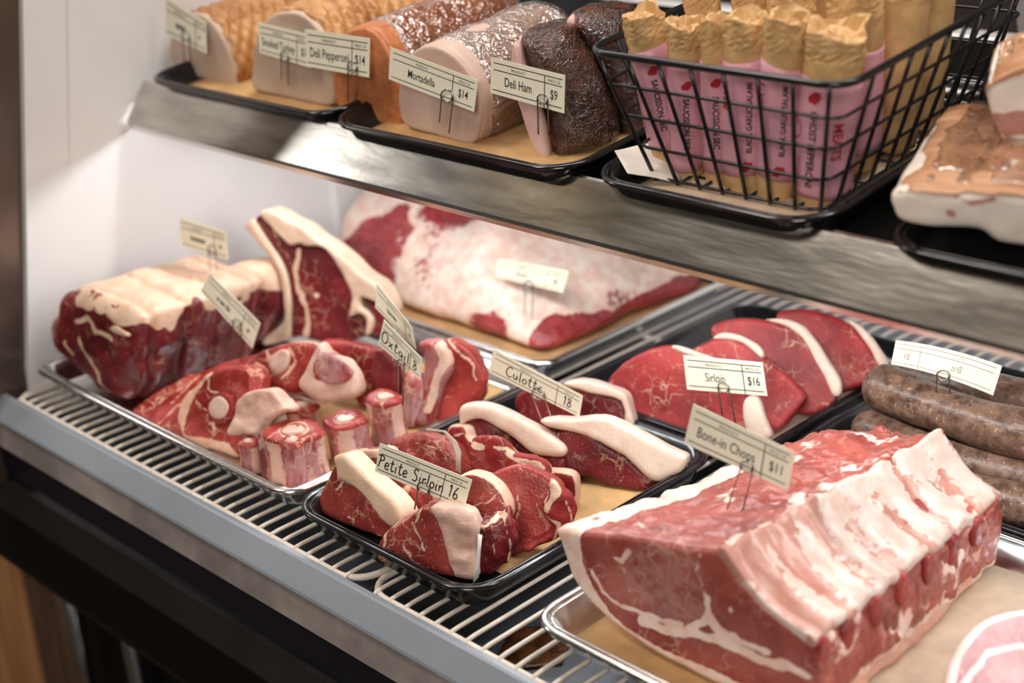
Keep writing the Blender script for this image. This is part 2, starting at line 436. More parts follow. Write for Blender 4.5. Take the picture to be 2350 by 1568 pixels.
# front bands of the counter, top to bottom
def band(name, prof, mat):
    me = prism_x(name, prof, XW - .16, 1.2)
    o = struct(obj(name, me, mat)); return o
band('trim_4', [(.600, -.002), (.600, -.0225), (.5785, -.0225), (.5795, -.020), (.5935, -.0025), (.596, -.0018)], M['rail'])
band('trim_5', [(.600, -.0225), (.600, -.0265), (.586, -.0265), (.586, -.0225)], M['deepblack'])
band('trim_6', [(.62, -.0265), (.62, -.053), (.578, -.053), (.583, -.0265)], M['taupe_reflection'])
band('trim_7', [(.62, -.053), (.62, -.096), (.583, -.096), (.580, -.053)], M['navy'])
band('trim_8', [(.62, -.096), (.62, -.0985), (.5785, -.0985), (.5780, -.0970), (.5785, -.096)], M['char'])
band('trim_9', [(.62, -.0985), (.62, -.155), (.590, -.155), (.581, -.0985)], M['char'])
band('trim_10', [(.64, -.155), (.64, -.225), (.586, -.225), (.582, -.212), (.589, -.155)], M['deepblack'])
struct(obj('wall_base', box_me('wall_base', -1.592, 1.2, .72, .74, -1.0, -.225), M['deepblack']))
struct(obj('floor_shop', box_me('floor_shop', -4, 3, -3, 4.0, -1.02, -1.0), M['darkwood']))
for i, (x, y) in enumerate(((-1.575, .70), (-1.437, .705))):
    t = tag(obj('chrome_leg', tube_me('chrome_leg', [(0, 0, -1.0), (0, 0, -.6), (0, 0, -.225)], .011, 14), M['ladlegrey'], None, (x, y, 0)),
            ['slim chrome leg under the counter nearest the wooden panel', 'slim chrome leg under the counter farther from the wooden panel'][i], 'leg')
t = thing('plank_panel', 'warm brown wooden panel of planks low at the left below the counter', 'panel', (-1.765, .72, -1.0))
for k in range(5): obj('plank', box_me('plank', -.1 * (k + 1) + .003, -.1 * k, 0, .03, 0, .8, .003), M['wood'], t)
t = thing('side_cabinet', 'dark brown wooden post between the planks and the chrome leg', 'cabinet', (-1.68, .72, -1.0))
for k in range(2): obj('board', box_me('board', -.08 + .082 * k, -.001 + .082 * k, 0, .04, 0, .8, .004), M['darkwood'], t)
t = thing('brown_sideboard', 'blurred brown sideboard beyond the end of the case at the left edge', 'cabinet', (-1.9, .75, -.2))
for k in range(6): obj('board', box_me('board', -.6, .2, 0, .04, .22 * k, .22 * k + .212, .006), M['wood'] if k % 3 == 1 else M['darkwood'], t)
# rear of the shop seen over the shelf
struct(obj('wall_shop', box_me('wall_shop', -4, 3, 2.35, 2.4, -1.0, 2.2), M['back']))
for i, (x, w, mt) in enumerate(((-1.475, .05, 'greybar'), (-1.40, .032, 'deepblack'), (-1.345, .05, 'palebar'), (-1.27, .045, 'greybar'), (-.70, .05, 'greybar'), (-.60, .06, 'deepblack'))):
    n = 4; yz = [(1.50, .10), (1.54, .10), (1.30, .72), (1.26, .72)]
    me = prism_x('door_frame', yz, x, x + w)
    struct(obj('door_%d' % (i + 1), me, M[mt]))

# the shop on the customer's side, mirrored in the steel
struct(obj('ceiling', box_me('ceiling', -2.55, 3, -4.2, 3, 2.65, 2.7), plain('shop_ceiling', (.50, .42, .32), .8, var=.35, vscale=1.6)))
struct(obj('ceiling_lowered', box_me('ceiling_lowered', -5, -2.55, -4.2, 3, 2.62, 2.7), plain('dark_ceiling', (.10, .11, .10), .8, var=.3, vscale=1.2)))
struct(obj('wall_shop_front', box_me('wall_shop_front', -5, 3, -4.3, -4.2, -1, 2.65), plain('shop_front_wall', (.40, .33, .26), .8, var=.2, vscale=2)))
gm, nt, p = newmat('bulb_glow'); p.inputs['Emission Color'].default_value = (1, .72, .38, 1); p.inputs['Emission Strength'].default_value = 14
for i, (x, y, z) in enumerate(((-2.85, -.78, 1.92), (-2.2, -1.9, 2.25), (-.6, -1.6, 2.25))):  # first bulb is mirrored in the shelf; other two are added to light the ceiling
    t = thing('pendant_lamp', ['pendant bulb hanging nearest the end wall, mirrored in the shelf', 'added unseen pendant bulb over the middle of the shop, lighting the ceiling', 'added unseen pendant bulb behind the viewer, lighting the ceiling'][i], 'lamp', (x, y, z), 'pendant bulbs of the shop')
    bm = bmesh.new(); bmesh.ops.create_uvsphere(bm, u_segments=20, v_segments=12, radius=.032)
    me = bpy.data.meshes.new('bulb'); bm.to_mesh(me); bm.free(); me.polygons.foreach_set('use_smooth', [True] * len(me.polygons))
    obj('bulb', me, gm, t)
    obj('socket', tube_me('socket', [(0, 0, .028), (0, 0, .05), (0, 0, .085)], .016, 14), M['blackwire'], t)
    obj('cord', tube_me('cord', [(0, 0, .08), (0, 0, .2), (0, 0, 2.65 - z)], .003, 8), M['blackwire'], t)
# the shelf
t = thing('display_shelf', 'tilted stainless steel shelf with a wide sloping front fascia', 'shelf', (0, .81, .283))
def in_t(prof): return [(y - .81, z - .283) for y, z in prof]
x0, x1 = XW + .012, 1.15
obj('shelf_pan', prism_x('shelf_pan', in_t([(.812, zs(.812)), (1.25, zs(1.25)), (1.25, zs(1.25) - .012), (.812, zs(.812) - .012)]), x0, x1), M['deepblack'], t)
obj('fascia', prism_x('fascia', in_t([(.810, .295), (.813, .296), (.816, .294), (.816, .285), (.789, .256), (.784, .257)]), x0, x1), M['steel_worn'], t)
obj('fascia_lip', prism_x('fascia_lip', in_t([(.784, .257), (.790, .256), (.798, .2475), (.796, .2445), (.787, .248), (.783, .254)]), x0, x1), M['steel'], t)
lm, nt, p = newmat('tube_glow'); p.inputs['Emission Color'].default_value = (.96, .98, 1, 1); p.inputs['Emission Strength'].default_value = 42
t = thing('shelf_tube_lamp', 'white tube lamp mounted under the shelf behind its front lip', 'lamp', (0, .86, .268))
obj('tube', tube_me('tube', [(x0 + .1, 0, 0), (-.5, 0, 0), (x1 - .1, 0, 0)], .008, 12), lm, t)
obj('holder', box_me('holder', x0 + .08, x1 - .08, -.012, .012, .0085, .0125), M['white'], t)

# wire racks on the deck
def wire_rack(x0, x1, label, n):
    t = thing('wire_rack', label, 'rack', ((x0 + x1) / 2, .603, 0), 'coated wire racks of the deck')
    w = (x1 - x0) / 2
    loop = [(p[0], p[1], -.0048) for p in rrect(w, .405, .026, 9, 0, .405)]
    obj('frame', tube_me('frame', loop, .0030, 10, closed=True), M['rack'], t)
    me = tube_me('rung', [(0, -.0035, -.003), (0, .0, -.0006), (0, .008, 0), (0, .40, 0), (0, .80, 0), (0, .812, -.002)], .0019, 8); me.materials.append(M['rack'])
    s = (2 * w - .03) / (n - 1)
    for k in range(n): obj('rung', me, None, t, (-w + .015 + k * s, 0, -.0016))
    for yy in (.27, .54):
        obj('cross_bar', tube_me('cross_bar', [(-w, yy, -.007), (0, yy, -.007), (w, yy, -.007)], .003, 8), M['rack'], t)
wire_rack(-1.394, -.820, 'cream wire deck rack reaching to the white end wall', 33)
wire_rack(-.812, .05, 'cream wire deck rack in front of the bone-in pork loin', 49)

# trays
def tray(name, x0, x1, y0, y1, z, hgt, mat, label, cat='tray', rad=.03, slope=.012, rim=.004, lip=.006, tilt=False, group=None):
    cx, cy, hx, hy = (x0 + x1) / 2, (y0 + y1) / 2, (x1 - x0) / 2, (y1 - y0) / 2
    if tilt:
        t = thing(name, label, cat, SP(cx, cy, z), group); t.rotation_euler = (math.atan(SL), 0, 0)
    else: t = thing(name, label, cat, (cx, cy, z), group)
    def ring(d, zz, rr): return [(a, b, zz) for a, b in rrect(hx - d, hy - d, max(rr - d, .006))]
    th = .0018; b = slope + lip
    obj('tray_body', loft_me('tray_body', [ring(b + .008, 0, rad), ring(b + .002, .001, rad), ring(b, .004, rad), ring(lip + .001, hgt - .002, rad), ring(lip + .001, hgt - .0005, rad),
                                           ring(lip + .001 + th, hgt - .0005, rad), ring(b + th, .006, rad), ring(b + th + .003, .0032, rad), ring(b + th + .010, .0024, rad)]), mat, t)
    k = 6; R_ = []
    for i in range(k + 1):
        a = math.pi * i / k
        R_.append(ring(lip / 2 - math.cos(math.pi - a) * -1 * 0 + (lip / 2) * math.cos(math.pi - a) + 0.0, hgt - .0012 + rim * .5 * math.sin(a), rad))
    for i in range(k + 1):
        a = math.pi * i / k
        R_.append(ring(lip / 2 + (lip / 2) * math.cos(a), hgt - .0012 - rim * .8 * math.sin(a), rad))
    obj('rim', loft_me('rim', R_, False), mat, t)
    return t
tray('sheet_pan', -1.388, -.934, .622, .952, 0.001, .025, M['alu'], 'long aluminium sheet pan holding roasts, shanks and oxtail beside the end wall', 'pan', .028, .010, .005, .007)
tray('sheet_pan', -1.388, -.952, .957, 1.287, 0.001, .025, M['alu'], 'aluminium sheet pan under the large pale brisket at the back', 'pan', .028, .010, .005, .007)
tray('sheet_pan', -.650, -.192, .621, .950, 0.001, .025, M['alu'], 'aluminium sheet pan under the bone-in pork loin', 'pan', .030, .010, .005, .007)
tray('black_tray', -.929, -.699, .615, .927, 0.001, .024, M['black'], 'glossy black tray holding the petite sirloin and culotte steaks', 'tray', .036, .006)
tray('black_tray', -.905, -.672, .932, 1.232, 0.001, .024, M['black'], 'glossy black tray holding the four leaning sirloin steaks', 'tray', .036, .006)
tray('black_tray', -.664, -.380, .956, 1.240, 0.001, .024, M['black'], 'glossy black tray holding the brown sausages', 'tray', .036, .006)
tray('black_tray', -1.372, -1.062, .800, 1.06, 0.0005, .021, M['black'], 'black tray with the two turkey loaves at the shelf end by the wall', 'tray', .036, .006, tilt=True)
tray('black_tray', -1.056, -.752, .792, 1.08, 0.0005, .021, M['black'], 'black tray holding the wrapped pepperoni, mortadella and hams', 'tray', .040, .006, tilt=True)
tray('black_tray', -.738, -.523, .794, 1.10, 0.0005, .021, M['black'], 'black tray under the wire basket of salami', 'tray', .040, .006, tilt=True)
tray('black_tray', -.485, -.24, .800, 1.08, 0.0005, .016, M['black'], 'black tray at the right end of the shelf below the bacon slab', 'tray', .036, .006, tilt=True)

# ------------------------------------------------------------------ meat modelling
def wob(u, v, w, seed=0, a=1.0):
    return (u + a * (.0022 * fbm(u, v, w, 110, 2, 31 + seed) + .0040 * fbm(u, v, w, 35, 2, 33 + seed)), v + a * (.0022 * fbm(u, v, w, 110, 2, 41 + seed) + .0040 * fbm(u, v, w, 35, 2, 43 + seed)))
def fields(pl, uvw, fats=(), seams=(), bones=(), rim=0, d2=None, silver=0.0, seed=0):
    u, v, w = uvw[:, 0], uvw[:, 1], uvw[:, 2]
    u, v = wob(u, v, w, seed)
    f = np.full(len(u), -.05)
    for P in fats: f = np.maximum(f, .5 - sd_poly(P, u, v) / .008)
    for P, wd in seams: f = np.maximum(f, .5 - (sd_line(P, u, v) - wd / 2) / .006)
    if rim and d2 is not None: f = np.maximum(f, .5 + (d2 + rim) / .006)
    g = np.full(len(u), 0.0)
    for P in bones: g = np.maximum(g, .5 - sd_poly(P, u, v) / .006)
    s = np.full(len(u), silver)
    return np.stack([np.clip(f, 0, 1), np.clip(g, 0, 1), s, np.ones(len(u))], 1)

def finish(name, V, Q, pl, fld, mat, parent, O):
    W = pl.world(V) - O
    me = mesh_np(name, W, Q)
    attr(me, 'uvw', 'FLOAT_VECTOR', V); attr(me, 'fld', 'FLOAT_COLOR', fld)
    o = obj(name, me, mat, parent)
    if parent is None: o.location = O
    return o

def slab(name, pl, outline, thick, mat, parent=None, O=None, r=.004, h=.0018, amp=.0016, nf=45, fats=(), seams=(), bones=(), rim=0, w0=0.0,
         bulge=0.0, silver=0.0, extra=None, taper=0.0, sm=3, seed=None, fmod=None, floor=.0065, foot=False):
    """A traced face given real thickness behind it (along -n), with rounded edges and an uneven surface."""
    O = pl.O if O is None else np.array(O)
    P = smooth_poly(pl.uv(outline), sm) if sm > 1 else pl.uv(outline)
    if floor is not None and pl.v[2] > .3:
        vf = (floor - pl.O[2] - (pl.n[2] * -thick if pl.n[2] < 0 else 0)) / pl.v[2] + .001; lo_, hi_ = P[:, 1].min(), P[:, 1].max()
        if lo_ > vf + .004 and foot:
            k = lo_ + .35 * (hi_ - lo_); q = P[:, 1] < k
            P[q, 1] = k - (k - P[q, 1]) * (k - vf) / (k - lo_)
        P[:, 1] = np.maximum(P[:, 1], vf)
    seed = len(bpy.data.meshes) if seed is None else seed
    c = P.mean(0); ext = np.abs(P - c).max()
    def F(X, Y, Z):
        k = 1.0
        if taper: k = 1 - taper * np.clip(-(Z - w0) / thick, 0, 1)
        if taper:
            d2 = sd_poly(P, *[np.broadcast_to(a, np.broadcast_shapes(X.shape, Y.shape, Z.shape)) for a in (c[0] + (X - c[0]) / k, c[1] + (Y - c[1]) / k)]) * k
        else: d2 = sd_poly(P, *np.broadcast_arrays(X[:, :, 0], Y[:, :, 0]))[:, :, None]
        dw = np.abs(Z - w0 + thick / 2) - thick / 2
        if bulge: dw = dw - bulge * (1 - np.exp(np.minimum(d2, 0) / (ext * .5)))
        a, b = d2 + r, dw + r
        d = np.sqrt(np.maximum(a, 0) ** 2 + np.maximum(b, 0) ** 2) + np.minimum(np.maximum(a, b), 0) - r
        d = d + amp * fbm(X, Y, Z, nf, 3, seed)
        if extra is not None: d = extra(d, X, Y, Z)
        return d
    pad = .006 + amp * 2 + bulge
    lo = (P[:, 0].min() - pad, P[:, 1].min() - pad, w0 - thick - pad); hi = (P[:, 0].max() + pad, P[:, 1].max() + pad, w0 + pad)
    V, Q = nets(F, lo, hi, h)
    d2 = sd_poly(P, V[:, 0], V[:, 1]) if rim else None
    fl = fields(pl, V, [smooth_poly(pl.uv(a)) for a in fats], [(pl.uv(a), b) for a, b in seams], [smooth_poly(pl.uv(a)) for a in bones], rim, d2, silver)
    if fmod is not None: fl = fmod(fl, V)
    return finish(name, V, Q, pl, fl, mat, parent, O)

def piece(name, label, cat, pl, group=None): return thing(name, label, cat, pl.O, group)

FL = .008      # floor of the deck trays with their paper
# ---- petite sirloin, front pair
p9 = lambda L: PX('c9', L)
pl = Plane(aty(760, 1215, .641), 5, 12)
t = piece('steak', 'petite sirloin steak with a long cream fat edge at the tray corner nearest the oxtail', 'steak', pl, 'petite sirloin steaks')
slab('lean', pl, p9([(425, 285), (360, 410), (305, 540), (292, 650), (300, 740), (420, 800), (560, 850), (680, 880), (745, 720), (770, 660), (700, 590), (600, 480), (500, 390), (455, 310)]), .030, BEEF, t,
     seams=[(p9([(490, 380), (470, 420), (430, 450)]), .002), (p9([(440, 640), (500, 660), (600, 690), (680, 720)]), .0015), (p9([(560, 560), (620, 600), (640, 660)]), .001), (p9([(500, 580), (540, 600)]), .002)])
slab('fat_cap', pl, p9([(425, 258), (445, 238), (490, 232), (530, 265), (640, 375), (760, 478), (822, 565), (830, 620), (790, 660), (745, 650), (650, 540), (560, 440), (485, 385), (455, 400), (445, 320)]), .024, FAT, t, w0=.004, r=.005)
pl = Plane(aty(980, 1335, .637), 22, 10)
t = piece('steak', 'petite sirloin steak with a broad pink fat side at the near tray corner', 'steak', pl, 'petite sirloin steaks')
slab('lean', pl, p9([(665, 795), (700, 710), (760, 660), (830, 620), (900, 570), (955, 548), (1000, 560), (1040, 660), (1075, 780), (1105, 930), (1105, 1010), (1040, 1020), (900, 960), (760, 890), (680, 860)]), .034, BEEF, t,
     seams=[(p9([(760, 665), (730, 700), (710, 800)]), .003), (p9([(880, 640), (900, 690), (920, 720), (940, 790)]), .002), (p9([(950, 620), (960, 700), (985, 730)]), .0016), (p9([(950, 560), (930, 610), (900, 650)]), .0018), (p9([(820, 760), (860, 850), (960, 900)]), .0012)])
pl2 = Plane(pl.O + np.array([.012, -.001, 0]), 30, 8)
slab('fat_cap', pl2, p9([(980, 560), (1040, 545), (1120, 548), (1210, 578), (1245, 640), (1262, 720), (1245, 800), (1258, 880), (1240, 970), (1190, 1000), (1110, 1005), (1100, 930), (1075, 830), (1045, 720), (1000, 620)]), .020, FATP, t, O=pl.O, r=.006, amp=.0032, nf=70,
     seams=[(p9([(1165, 820), (1185, 860), (1230, 850)]), .0003)])
# ---- petite sirloin, behind
pl = Plane(aty(1140, 1270, .686), 24, 18)
t = piece('steak', 'thick petite sirloin steak behind the price card with a ragged red side', 'steak', pl, 'petite sirloin steaks')
slab('lean', pl, p9([(985, 560), (1040, 480), (1110, 390), (1190, 345), (1290, 362), (1380, 430), (1425, 510), (1440, 590), (1400, 640), (1320, 660), (1270, 700), (1230, 800), (1080, 800), (1000, 700)]), .022, BEEF, t, rim=.0022,
     seams=[(p9([(1060, 520), (1150, 560), (1300, 540), (1400, 470)]), .0012), (p9([(1290, 400), (1330, 460), (1420, 540)]), .0014)])
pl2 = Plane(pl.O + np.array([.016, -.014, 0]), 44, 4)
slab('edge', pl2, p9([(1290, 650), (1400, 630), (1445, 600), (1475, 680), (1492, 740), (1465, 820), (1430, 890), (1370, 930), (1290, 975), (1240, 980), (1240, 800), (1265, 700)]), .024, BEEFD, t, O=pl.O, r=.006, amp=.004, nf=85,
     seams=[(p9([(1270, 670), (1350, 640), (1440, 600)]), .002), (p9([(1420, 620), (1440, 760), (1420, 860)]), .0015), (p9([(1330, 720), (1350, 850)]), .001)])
pl = Plane(aty(1240, 1240, .716), 30, 22)
t = piece('steak', 'round petite sirloin steak lying against the brown paper at the right tray edge', 'steak', pl, 'petite sirloin steaks')
slab('lean', pl, p9([(1318, 375), (1400, 322), (1500, 296), (1600, 330), (1700, 382), (1745, 440), (1690, 500), (1655, 570), (1690, 640), (1690, 700), (1600, 770), (1480, 820), (1420, 820), (1400, 700), (1400, 500)]), .020, SHANK, t,
     seams=[(p9([(1480, 420), (1500, 560), (1470, 640)]), .0009), (p9([(1600, 520), (1610, 600)]), .0012), (p9([(1500, 330), (1530, 350)]), .0015)])
pl2 = Plane(pl.O + np.array([.020, .004, 0]), 52, 12)
slab('edge', pl2, p9([(1700, 400), (1760, 440), (1830, 500), (1855, 570), (1830, 640), (1760, 720), (1650, 780), (1560, 810), (1540, 790), (1650, 720), (1690, 650), (1650, 570), (1680, 500)]), .018, BEEFR, t, O=pl.O, r=.005, amp=.004, nf=85,
     fats=[p9([(1700, 400), (1760, 440), (1740, 480), (1690, 520), (1660, 580), (1640, 560), (1690, 470)])], seams=[(p9([(1650, 600), (1720, 640), (1690, 740)]), .0025), (p9([(1780, 500), (1800, 640)]), .0015)])
pl = Plane(aty(1300, 1180, .782), 30, 15)
tag(slab('steak', pl, p9([(1620, 345), (1700, 335), (1790, 345), (1832, 385), (1838, 480), (1810, 560), (1700, 560), (1640, 450)]), .018, SHANK, rim=.002), 'small petite sirloin steak half hidden behind the round one', 'steak', 'petite sirloin steaks')
pl = Plane(aty(985, 1090, .735), 10, 30)
tag(slab('steak', pl, p9([(715, 180), (745, 145), (810, 108), (890, 92), (980, 105), (1060, 140), (1115, 200), (1140, 290), (1140, 370), (1000, 380), (880, 330), (760, 240)]), .030, BEEF, r=.010, amp=.003, nf=70,
         seams=[(p9([(900, 170), (1000, 190), (1100, 240)]), .0006)]), 'domed petite sirloin steak at the back with paper beside it', 'steak', 'petite sirloin steaks')
pl = Plane(aty(1060, 1060, .768), 20, 20)
tag(slab('steak', pl, p9([(1070, 105), (1130, 66), (1188, 82), (1205, 150), (1290, 182), (1300, 235), (1260, 320), (1160, 360), (1110, 300)]), .022, BEEFR, amp=.003, nf=80, rim=.0016,
         seams=[(p9([(1110, 120), (1160, 110), (1200, 160)]), .002)]), 'small red petite sirloin piece between the domed steak and the culotte', 'steak', 'petite sirloin steaks')
pl = Plane(aty(1150, 1070, .752), 24, 26)
tag(slab('steak', pl, p9([(1205, 180), (1230, 122), (1330, 120), (1400, 152), (1460, 225), (1590, 250), (1650, 320), (1600, 380), (1400, 420), (1240, 380)]), .022, BEEFR, amp=.003, nf=80,
         fats=[p9([(1340, 180), (1400, 190), (1450, 215), (1440, 225), (1350, 205)]), p9([(1400, 222), (1480, 240), (1600, 255), (1640, 315), (1600, 300), (1500, 280), (1420, 250)]), p9([(1210, 180), (1260, 160), (1300, 200), (1240, 215)])]),
    'petite sirloin steak with pink fat scraps on top under the culotte', 'steak', 'petite sirloin steaks')
pl = Plane(aty(860, 1080, .690), 8, 18)
tag(slab('steak', pl, p9([(500, 232), (560, 212), (640, 200), (700, 215), (720, 330), (800, 370), (835, 440), (800, 520), (640, 480), (540, 330)]), .024, BEEF, amp=.0024,
         fats=[p9([(490, 225), (560, 205), (690, 195), (690, 250), (600, 262), (530, 270)])]), 'petite sirloin steak mostly hidden behind the price card and cream fat edge', 'steak', 'petite sirloin steaks')
pl = Plane(aty(940, 1180, .676), 15, 12)
tag(slab('steak', pl, p9([(790, 470), (810, 430), (865, 415), (925, 450), (940, 560), (900, 640), (830, 640), (800, 560)]), .018, SHANK, amp=.002, fats=[p9([(790, 470), (810, 425), (850, 420), (830, 500)])]),
    'small marbled petite sirloin tip directly under the price card pin', 'steak', 'petite sirloin steaks')
# ---- culotte
pl = Plane(aty(1180, 1060, .800), 24, 20)
t = piece('steak', 'culotte steak with a thick cream fat cap lying over the petite sirloins', 'steak', pl, 'culotte steaks')
slab('lean', pl, p9([(1190, 30), (1290, 30), (1400, 90), (1500, 170), (1590, 235), (1750, 255), (1755, 330), (1700, 350), (1500, 290), (1350, 230), (1220, 170), (1180, 100)]), .024, BEEFD, t)
slab('fat_cap', pl, p9([(1152, 30), (1158, -30), (1200, -60), (1300, -62), (1420, -22), (1560, 48), (1680, 118), (1772, 185), (1768, 240), (1690, 248), (1590, 236), (1490, 160), (1390, 85), (1280, 28), (1200, 45), (1165, 75)]), .022, FATW, t, w0=.005, r=.006)
p8 = lambda L: PX('c8', L)
pl = Plane(aty(1400, 1100, .838), 26, 18)
t = piece('steak', 'long culotte steak with a wide cream fat cap at the rounded tray corner', 'steak', pl, 'culotte steaks')
slab('lean', pl, p8([(165, 180), (280, 190), (380, 240), (480, 300), (560, 370), (630, 410), (610, 440), (560, 465), (490, 490), (400, 450), (300, 400), (210, 390), (180, 290)]), .026, BEEFD, t,
     seams=[(p8([(420, 320), (460, 380), (430, 440)]), .0008)])
slab('fat_cap', pl, p8([(80, 130), (150, 114), (240, 120), (370, 110), (470, 150), (600, 220), (720, 278), (770, 308), (745, 370), (690, 398), (630, 418), (560, 375), (480, 305), (380, 245), (270, 195), (170, 178), (110, 160)]), .024, FATW, t, w0=.005, r=.005)
p6 = lambda L: PX('c6', L)
pl = Plane(aty(1300, 985, .890), 24, 16)
t = piece('steak', 'culotte steak with a thin pale fat edge behind the culotte price card', 'steak', pl, 'culotte steaks')
slab('lean', pl, p6([(148, 610), (165, 575), (230, 545), (380, 540), (500, 568), (610, 600), (635, 700), (600, 740), (430, 740), (260, 720), (170, 670)]), .022, BEEFD, t)
slab('fat_cap', pl, p6([(360, 530), (400, 512), (460, 512), (540, 535), (628, 570), (655, 640), (668, 695), (660, 722), (632, 715), (612, 605), (500, 572), (400, 548)]), .020, FATW, t, w0=.003, r=.003)
# ---- sirloin
pl = Plane(aty(1560, 985, .956), 26, 26)
t = piece('steak', 'front sirloin steak behind the sirloin price card with a white fat end', 'steak', pl, 'sirloin steaks')
slab('lean', pl, p6([(552, 530), (570, 488), (620, 440), (680, 400), (760, 370), (840, 360), (940, 400), (1080, 480), (1150, 560), (1180, 680), (1160, 760), (1040, 770), (900, 765), (760, 710), (620, 650), (560, 590)]), .024, BEEFR, t, h=.002)
slab('fat_cap', pl, p6([(1138, 640), (1148, 592), (1175, 575), (1212, 592), (1240, 680), (1268, 745), (1235, 768), (1160, 750)]), .018, FATW, t, w0=.005)
slab('fat_edge', pl, p6([(830, 362), (880, 368), (960, 395), (1010, 415), (1000, 430), (900, 405), (840, 380)]), .018, FATW, t, w0=.002, r=.003)
pl = Plane(aty(1780, 960, 1.008), 28, 30)
t = piece('steak', 'second sirloin steak of the leaning row, short fat rim on top', 'steak', pl, 'sirloin steaks')
slab('lean', pl, p6([(900, 400), (960, 358), (1030, 330), (1130, 340), (1220, 400), (1320, 480), (1400, 560), (1405, 600), (1350, 665), (1280, 730), (1180, 690), (1050, 600), (930, 500)]), .020, BEEFR, t, h=.002)
slab('fat_cap', pl, p6([(1005, 335), (1045, 310), (1120, 316), (1195, 350), (1228, 392), (1215, 418), (1135, 355), (1060, 338)]), .020, FATW, t, w0=.003, r=.003)
pl = Plane(aty(1880, 935, 1.056), 28, 32)
t = piece('steak', 'third sirloin steak of the leaning row with a pale rim down its right side', 'steak', pl, 'sirloin steaks')
slab('lean', pl, p6([(1000, 305), (1030, 262), (1100, 245), (1230, 250), (1350, 285), (1430, 340), (1480, 420), (1530, 500), (1550, 570), (1500, 630), (1400, 660), (1250, 600), (1080, 450)]), .020, BEEFR, t, h=.002)
slab('fat_cap', pl, p6([(1215, 250), (1320, 248), (1400, 278), (1455, 340), (1505, 420), (1560, 505), (1562, 575), (1525, 580), (1490, 505), (1440, 405), (1395, 335), (1320, 280)]), .020, FATW, t, w0=.003, r=.003)
pl = Plane(aty(1990, 880, 1.105), 30, 34)
t = piece('steak', 'farthest sirloin steak of the leaning row, bright red beneath the shelf', 'steak', pl, 'sirloin steaks')
slab('lean', pl, p6([(1280, 240), (1320, 210), (1400, 203), (1500, 220), (1600, 265), (1660, 330), (1720, 410), (1765, 452), (1720, 505), (1640, 535), (1520, 560), (1420, 480), (1320, 350)]), .020, BEEFR, t, h=.002)
slab('fat_cap', pl, p6([(1590, 252), (1660, 288), (1722, 360), (1772, 440), (1752, 470), (1712, 442), (1680, 372), (1635, 310)]), .018, FATW, t, w0=.003, r=.003)

# ---- big rib steak in the sheet pan
p5 = lambda L: PX('c5', L)
pl = Plane(aty(740, 830, .862), 18, 8)
t = piece('rib_steak', 'tall bone-in rib steak standing on end behind the shanks', 'steak', pl)
slab('lean', pl, p5([(235, 220), (290, 180), (330, 240), (385, 265), (440, 350), (490, 392), (545, 378), (600, 400), (700, 402), (775, 470), (835, 560), (882, 650), (905, 760), (895, 860), (960, 850), (1005, 900), (1005, 985), (930, 1035), (800, 1065), (690, 1045), (560, 1010), (490, 1010), (490, 900), (500, 800), (480, 680), (465, 590), (420, 480), (340, 360), (270, 262)]), .034, BEEFD, t, h=.002,
     seams=[(p5([(535, 420), (530, 560), (545, 700), (600, 810), (612, 920), (590, 1010)]), .006), (p5([(380, 300), (430, 420), (500, 520)]), .0015)],
     fats=[p5([(660, 730), (690, 725), (705, 750), (680, 765)])])
slab('fat_cap', pl, p5([(290, 182), (320, 150), (400, 172), (480, 222), (560, 252), (680, 350), (760, 402), (860, 482), (980, 592), (1080, 662), (1145, 765), (1160, 860), (1100, 800), (975, 742), (962, 800), (1012, 832), (1055, 900), (1035, 975), (1002, 985), (1002, 890), (952, 850), (892, 862), (905, 760), (880, 650), (778, 472), (700, 402), (600, 402), (545, 380), (490, 394), (440, 352), (335, 242)]), .030, FAT, t, w0=.003, h=.002, r=.003)
slab('rib_fat', pl, p5([(175, 268), (230, 212), (272, 270), (345, 370), (430, 500), (475, 620), (490, 750), (492, 900), (480, 1020), (400, 1050), (310, 1068), (302, 1020), (380, 960), (440, 890), (440, 760), (400, 560), (300, 410), (200, 292)]), .030, FAT, t, w0=.002, h=.002, r=.004)
slab('eye_tip', pl, p5([(965, 742), (1050, 790), (1145, 872), (1120, 940), (1085, 1000), (1020, 995), (1058, 905), (1020, 830)]), .028, BEEFD, t, w0=.001, h=.002)
